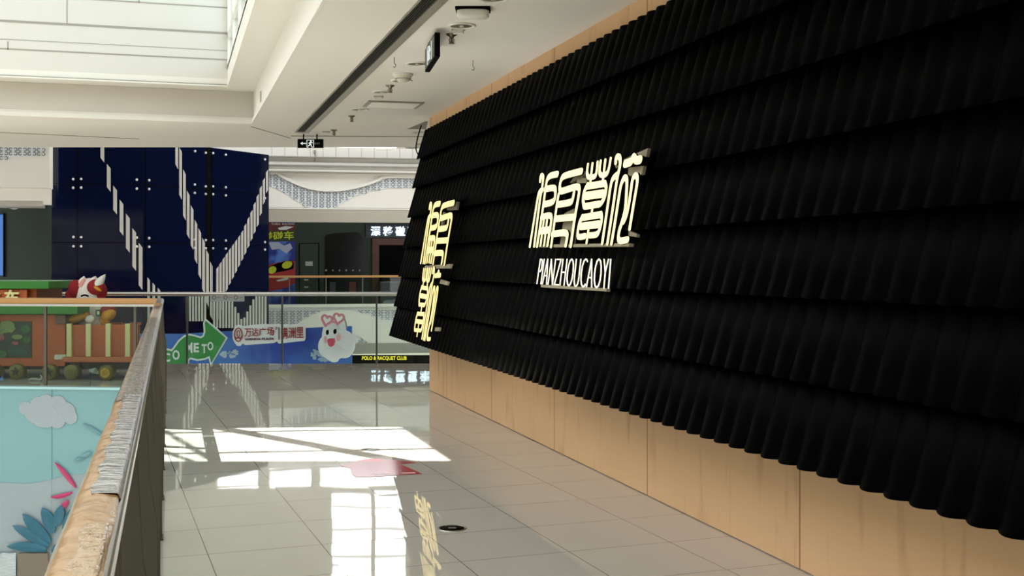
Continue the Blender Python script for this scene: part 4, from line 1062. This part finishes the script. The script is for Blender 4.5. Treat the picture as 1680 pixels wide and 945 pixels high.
def downlight_proto():
    d = thing('downlight', 'round recessed downlight', 'ceiling light', (0, 0, 0), 'downlights in the corridor ceiling')
    obj('trim_ring', MB().lathe([(.105, 0), (.105, -.006), (.098, -.012), (.082, -.010), (.078, 0)], k=32), m_white, d)
    obj('reflector', MB().lathe([(.078, -.004), (.03, -.001), (.0, -.001)], k=32), mat('reflector', (120, 114, 100), .35, .5), d)
    obj('lamp', MB().lathe([(.02, -.001), (.02, -.012), (.0, -.014)], k=16), mat('unlit lamp', (200, 196, 184), .3), d)
    return d
dp = downlight_proto()
spots = [((810, -3), 'large round downlight at the top edge of the photo above the tan wall'), ((758, 41.5), 'round downlight right under the white box detector'), ((685, 104), 'round downlight partly behind the hanging exit sign'),
         ((659, 132), 'round downlight behind the ribbed smoke detector'), ((627, 150.5), 'round downlight beside a sprinkler, just before the flat ceiling lamp'), ((590, 179), 'round downlight past the flat rectangular ceiling lamp'), ((686, 216.5), 'round downlight beside the top corner of the black facade'), ((676, 243 - 1), 'farthest round downlight at the far edge of the ceiling')]
for i, ((u, v), lab) in enumerate(spots):
    p = ceil_pt(u, v)
    if i == 0: dp.location = p; dp['label'] = lab
    else: dup(dp, p, lab)
def sprinkler_proto():
    d = thing('sprinkler', 's', 'sprinkler', (0, 0, 0), 'ceiling sprinklers')
    m_ = mat('dull chrome', (130, 124, 108), .3, .8)
    obj('cup', MB().lathe([(.045, 0), (.04, -.008), (.018, -.022), (.014, -.03)], k=20), m_, d)
    obj('head', MB().tube([(0, 0, -.03), (0, 0, -.07)], .010, 10).tube([(-.012, 0, -.03), (-.02, 0, -.045), (-.012, 0, -.066)], .004, 6).tube([(.012, 0, -.03), (.02, 0, -.045), (.012, 0, -.066)], .004, 6), m_, d)
    obj('deflector', MB().lathe([(.0, -.069), (.024, -.07), (.024, -.073), (0, -.074)], k=20), m_, d)
    return d
sp = sprinkler_proto()
for i, ((u, v), lab) in enumerate([((741, 56), 'nearest sprinkler, under the small sensor block'), ((640, 140), 'sprinkler between the smoke detector and the flat ceiling lamp'), ((577, 190), 'sprinkler past the flat ceiling lamp'), ((548, 213), 'farthest sprinkler, beside the end of the black slot vent')]):
    p = ceil_pt(u, v)
    if i == 0: sp.location = p; sp['label'] = lab
    else: dup(sp, p, lab)
def sensor_proto():
    d = thing('ceiling_sensor', 's', 'sensor', (0, 0, 0), 'small block sensors')
    obj('base', MB().box(-.05, .05, -.035, .035, -.006, 0), m_grey, d); obj('housing', MB().box(-.04, .04, -.025, .025, -.035, -.006), m_white, d, .004); return d
sn_ = sensor_proto()
for i, ((u, v), lab) in enumerate([((752, 48), 'small white block sensor between a downlight and the nearest sprinkler'), ((621, 158), 'small white block sensor just past the flat ceiling lamp'), ((535, 216), 'small white block sensor beside the end of the black slot vent'), ((688, 236), 'small block sensor by the far top corner of the facade')]):
    p = ceil_pt(u, v)
    if i == 0: sn_.location = p; sn_['label'] = lab; sn_.rotation_euler = (0, 0, -TH)
    else: dup(sn_, p, lab, -TH)
p = ceil_pt(776, 14)
wb = thing('box_detector', 'white rounded box detector with a black mounting plate at the top of the ceiling', 'detector', p)
rx_ = R * .115; ry_ = F * .075
obj('mounting_plate', MB().obox(p - Z * .008, R * .12, F * .08, Z * .008), m_dark, wb)
prof_ = [(.9, -.016), (1.0, -.022), (1.0, -.05), (.86, -.064), (0, -.066)]
vs_ = []; K = 32
for r_, h_2 in prof_:
    for j in range(K):
        a_ = 2 * math.pi * j / K; e_ = .45
        x = math.copysign(abs(math.cos(a_)) ** e_, math.cos(a_)); y = math.copysign(abs(math.sin(a_)) ** e_, math.sin(a_))
        vs_.append(p + R * .112 * r_ * x + F * .075 * r_ * y + Z * h_2)
mb = MB().add(vs_, [(i * K + j, i * K + (j + 1) % K, (i + 1) * K + (j + 1) % K, (i + 1) * K + j) for i in range(len(prof_) - 1) for j in range(K)], True)
obj('housing', mb, m_white, wb)
p = ceil_pt(661, 121)
sd = thing('smoke_detector', 'ribbed white round smoke detector on the corridor ceiling', 'smoke detector', p)
obj('base', MB().lathe([(.095, 0), (.095, -.012), (.09, -.025)], p, 28), m_white, sd); obj('chamber', MB().lathe([(.082, -.025), (.078, -.045), (.06, -.05), (.056, -.062), (.045, -.075), (0, -.078)], p, 28), mat('detector cream', (212, 206, 190), .5), sd)
obj('vent_band', MB().lathe([(.074, -.046), (.074, -.052), (.058, -.053)], p, 28), m_grey, sd)
q4 = [ceil_pt(*a_) for a_ in ((605, 164.5), (696, 167.5), (683, 176.5), (595, 173.5))]
fl2 = thing('ceiling_lamp', 'flat rectangular white ceiling lamp panel', 'ceiling light', sum(q4, Vector()) / 4)
obj('frame', MB().prism(q4, Z * -.015), m_grey, fl2)
cc = sum(q4, Vector()) / 4; obj('diffuser', MB().prism([cc + (q_ - cc) * .86 - Z * .015 for q_ in q4], Z * -.006), mat('lamp diffuser', (240, 238, 230), .4), fl2)
q5 = [ceil_pt(*a_) for a_ in ((668, 211.5), (700, 201), (704, 211), (700, 212))]
hole = [ceil_pt(668, 211.5) - Z * .004, ceil_pt(698, 199) - Z * .004, ceil_pt(702, 199) - Z * .004, ceil_pt(699, 211.5) - Z * .004]
ah = tag(obj('access_hatch', MB().prism(hole, Z * .003), mat('hatch grey', (112, 106, 94), .7)), 'grey ceiling access hatch beside the top corner of the black facade', 'hatch')
def hook_proto():
    mb = MB().tube(smooth_path([(0, 0, 0), (0, 0, -.05), (.012, 0, -.065), (.004, 0, -.085), (-.012, 0, -.08)]), .004, 8)
    return tag(obj('ceiling_hook', mb, m_grey), '', 'hook', 'ceiling hooks')
hk = hook_proto()
for i, ((u, v), lab) in enumerate([((647, 94), 'small wire hook left of the hanging exit sign'), ((776, 99), 'small wire hook right of the hanging exit sign')]):
    p = ceil_pt(u, v)
    if i == 0: hk.location = p; hk['label'] = lab
    else:
        c_ = hk.copy(); C.objects.link(c_); c_.location = p; c_['label'] = lab
p = ceil_pt(556, 165); tag(obj('hanging_strap', MB().bar(p, p - Z * .09, .012, .006), m_grey), 'short strap hanging from the edge of the black slot vent', 'strap')
# exit signs
def running_man(put, mb):
    mb.ball(put(.10, .85), .012, .012, .012, 8, 6)
    for path in ([(.08, .72), (-.02, .45)], [(.08, .72), (.24, .60), (.3, .72)], [(.06, .7), (-.1, .62), (-.16, .48)], [(-.02, .45), (.16, .32), (.14, .1)], [(-.02, .45), (-.1, .25), (-.28, .2)]):
        mb.tube([put(*q_) for q_ in path], .008, 6)
m_ex = mat('exit sign lit print', (206, 216, 208), emit=.75)
EX = frontal(15.5, 0); ex = thing('exit_sign', 'black exit sign with left arrow and running man at the far ceiling edge', 'exit sign', EX.at(509, 236))
obj('case', panel(EX, rect(488, 530, 228, 242.5), .04, .0), m_dark, ex, .003)
obj('hanger', MB().bar(EX.at(498, 228, -.02), zz(EX.at(498, 228, -.02), CEIL), .015, .015, F).bar(EX.at(520, 228, -.02), zz(EX.at(520, 228, -.02), CEIL), .015, .015, F), m_dark, ex)
mb = MB(); mb.ribbon([EX.at(502, 235.3, .004), EX.at(494, 235.3, .004)], .014, -EX.n * .003, EX.n, caps=False); mb.prism([EX.at(492.5, 235.3, .004), EX.at(496.5, 232.5, .004), EX.at(496.5, 238, .004)], -EX.n * .003); obj('arrow', mb, m_ex, ex)
mb = MB(); q_ = [EX.at(503.5, 229.5, .004), EX.at(503.5, 241.5, .004)]
for a_, b_ in (((503.5, 241.5), (503.5, 229.5)), ((503.5, 229.8), (514.5, 229.8)), ((514.5, 229.5), (514.5, 241.5)), ((503.5, 241.3), (506, 241.3)), ((511, 241.3), (514.5, 241.3))): mb.bar(EX.at(*a_, .003), EX.at(*b_, .003), .009, .003, EX.n)
obj('door_symbol', mb, m_ex, ex)
mb = MB(); running_man(lambda x, y: EX.at(508.8 + x * 12, 241.5 - y * 11.5, .006), mb); obj('running_figure', mb, m_ex, ex)
obj('lettering', board_text(EX, 'EXIT', 516.5, 525, 234, 237, .004, .004), m_grey, ex)
# second exit sign, hung across the corridor and seen from the side
p = ceil_pt(715, 66); a_ = P(697.5, 106, 9.15); 
dx_ = Vector((.30, -.0, 0))
Ds = FPX * (CEIL - CAMH) / (HOR - 70)
e0 = P(697.3, 90, Ds + .15); e1 = P(713.5, 90, Ds - .55)
ES = Board(zz(e0, CEIL - .2), zz(e1, 0) - zz(e0, 0))
es = thing('exit_sign', 'exit sign hanging edge-on from the corridor ceiling in front of a downlight', 'exit sign', zz(e0, CEIL))
zt_, zb_ = CEIL - .03, CEIL - .21
obj('case', MB().prism([zz(e0, zb_), zz(e1, zb_), zz(e1, zt_), zz(e0, zt_)], -ES.n * .04), m_dark, es, .003)
fa0, fb0 = e0.lerp(e1, .06), e0.lerp(e1, .94)
obj('printed_face', MB().prism([zz(fa0, zb_ + .012) + ES.n * .002, zz(fb0, zb_ + .012) + ES.n * .002, zz(fb0, zt_ - .012) + ES.n * .002, zz(fa0, zt_ - .012) + ES.n * .002], -ES.n * .001), mat('exit face grey', (92, 96, 88), .5), es)
mb = MB(); running_man(lambda x, y: zz(e0.lerp(e1, .5 + x * .35), zb_ + .02 + y * .13) + ES.n * .006, mb)
for s_ in (.3, .7): mb.bar(zz(e0.lerp(e1, s_), zb_ + .02) + ES.n * .004, zz(e0.lerp(e1, s_), zt_ - .02) + ES.n * .004, .012, .004, ES.n)
obj('running_figure', mb, m_ex, es)
obj('hanger', MB().bar(zz(e0.lerp(e1, .2), zt_) - ES.n * .02, zz(e0.lerp(e1, .2), CEIL) - ES.n * .02, .012, .012, F).bar(zz(e0.lerp(e1, .8), zt_) - ES.n * .02, zz(e0.lerp(e1, .8), CEIL) - ES.n * .02, .012, .012, F), m_grey, es)
# slit marker on the well fascia, small cable on the gallery
sm_ = ceil_pt(433, 146, 3.55); tag(obj('fascia_slot', MB().box(LIPX - .006, LIPX + .004, sm_.y - .06, sm_.y + .06, 3.40, 3.52), m_grey), 'small grey vertical slot on the white fascia beside the well', 'slot')
gc = thing('wall_camera', 'tiny box with a dangling cable on the white gallery wall under the exit sign', 'camera', FA.at(516, 250))
obj('box', panel(FA, rect(514.5, 518.5, 246, 251), .08, .08), m_grey, gc); obj('cable', MB().tube([FA.at(517, 251, .04), FA.at(517.5, 258, .05), FA.at(516, 265, .05)], .02, 6), m_grey, gc)

# ------------------------------------------------------------------ things on the floor
p = floor_pt(742, 867)
fd = thing('floor_outlet', 'round black floor outlet cover set in the polished tiles', 'floor outlet', p)
obj('rim', MB().lathe([(.084, .0005), (.084, .003), (.074, .004), (.072, .0005)], p, 36), m_steel, fd); obj('lid', MB().lathe([(.072, .0008), (.072, .0025), (.0, .0025)], p, 36), m_dark, fd)
obj('latch', MB().obox(p + Z * .003, R * .022, F * .008, Z * .001), m_grey, fd)
p = floor_pt(607, 738); tag(obj('floor_drain', MB().lathe([(.075, .0006), (.075, .003), (.066, .0035), (.064, .001), (0, .001)], p, 32), m_steel), 'round steel floor drain lying in the sunlit patch', 'floor drain')
st_ = [(558, 764), (578, 758), (598, 753), (622, 752.5), (648, 754.5), (684, 759.5), (657, 761.5), (693, 777.5), (650, 780), (600, 782.5), (584, 782.5), (577, 778), (574, 768)]
sk_ = thing('floor_sticker', 'red arrow shaped sticker on the floor just before the sunlit patch', 'sticker', floor_pt(630, 768))
obj('sheet', MB().prism([floor_pt(u, v, .0012) for u, v in st_], Z * .0008), mat('sticker red', (176, 24, 34), .15), sk_)
obj('white_print', MB().prism([floor_pt(u, v, .0022) for u, v in ((610, 777.5), (648, 776), (650, 777.5), (612, 779))], Z * .0004).prism([floor_pt(u, v, .0022) for u, v in ((657, 775.5), (680, 775), (682, 776.2), (660, 776.8))], Z * .0004), mat('sticker white', (230, 214, 214), .3), sk_)

# ------------------------------------------------------------------ upper part of the far hall (end wall with windows and roof above the second void)
def hallbox(xc0, xc1, d0, d1, z0, z1, mb=None):
    p = [R * xc0 + F * d0, R * xc1 + F * d0, R * xc1 + F * d1, R * xc0 + F * d1]
    return (mb or MB()).prism([zz(q_, z0) for q_ in p], (0, 0, z1 - z0))
m_hall = mottled('hall wall', (214, 211, 202), .7, .04, 1)
m_shops = mottled('dim shop fronts', (58, 58, 60), .5, .3, .5)
struct('wall_hall_left', hallbox(-24, -23.6, 18, 47, -5.4, 10.7), m_hall)
struct('wall_hall_right', hallbox(12, 12.4, 18.6, 50, -5.4, 10.7), m_shops)
struct('wall_hall_end', hallbox(-24, 12.4, 51, 51.4, -5.4, 5.0), m_hall)
DW = 44.0; SX = DW / FPX
X_ = lambda u: (u - 840) * SX
hw = MB()
hallbox(-24, 12.4, DW, DW + .3, 4.6, 5.65, hw)
hallbox(-24, X_(355), DW, DW + .3, 5.65, 10.7, hw); hallbox(X_(650), 12.4, DW, DW + .3, 5.65, 7.25, hw)
hallbox(X_(355), X_(650), DW, DW + .3, 7.05, 7.3, hw)
hallbox(X_(355), X_(540), DW, DW + .3, 7.3, 10.7, hw); hallbox(X_(668), 12.4, DW, DW + .3, 7.25, 10.7, hw)
for u0, u1 in ((424, 441), (510, 524)): hallbox(X_(u0), X_(u1), DW, DW + .3, 5.65, 7.05, hw)
struct('wall_hall_upper', hw, m_hall)
wm = MB()
for u in (540, 611, 668): hallbox(X_(u - 3), X_(u + 3), DW + .05, DW + .2, 7.3, 10.7, wm)
for z in (7.95, 8.6, 9.25, 9.9): hallbox(X_(540), X_(668), DW + .08, DW + .18, z - .03, z + .03, wm)
struct('window_2', wm, m_white)
hr = MB()
hallbox(-24, 12.4, 17.7, 29, 10.7, 11.0, hr); hallbox(-24, -17, 29, 37.5, 10.7, 11.0, hr); hallbox(4, 12.4, 29, 37.5, 10.7, 11.0, hr); hallbox(-24, 12.4, 37.5, DW + .3, 10.7, 11.0, hr)
struct('roof_hall_added', hr, m_hall)  # unseen roof added to cut daylight in the hall, opening sized for that
hb = MB()
for k in range(6): hallbox(-16 + k * 3.2, -15.8 + k * 3.2, 24, 36, 10.6, 10.8, hb)
for d in (26, 28, 30, 32, 34): hallbox(-17, 2, d - .06, d + .06, 10.6, 10.75, hb)
struct('trim_9', hb, m_grey)
# closing wall above the bridge, between the two halls
struct('wall_between', hallbox(-20, 12.4, 17.3, 17.6, CEIL + .4, 10.7), m_shops)
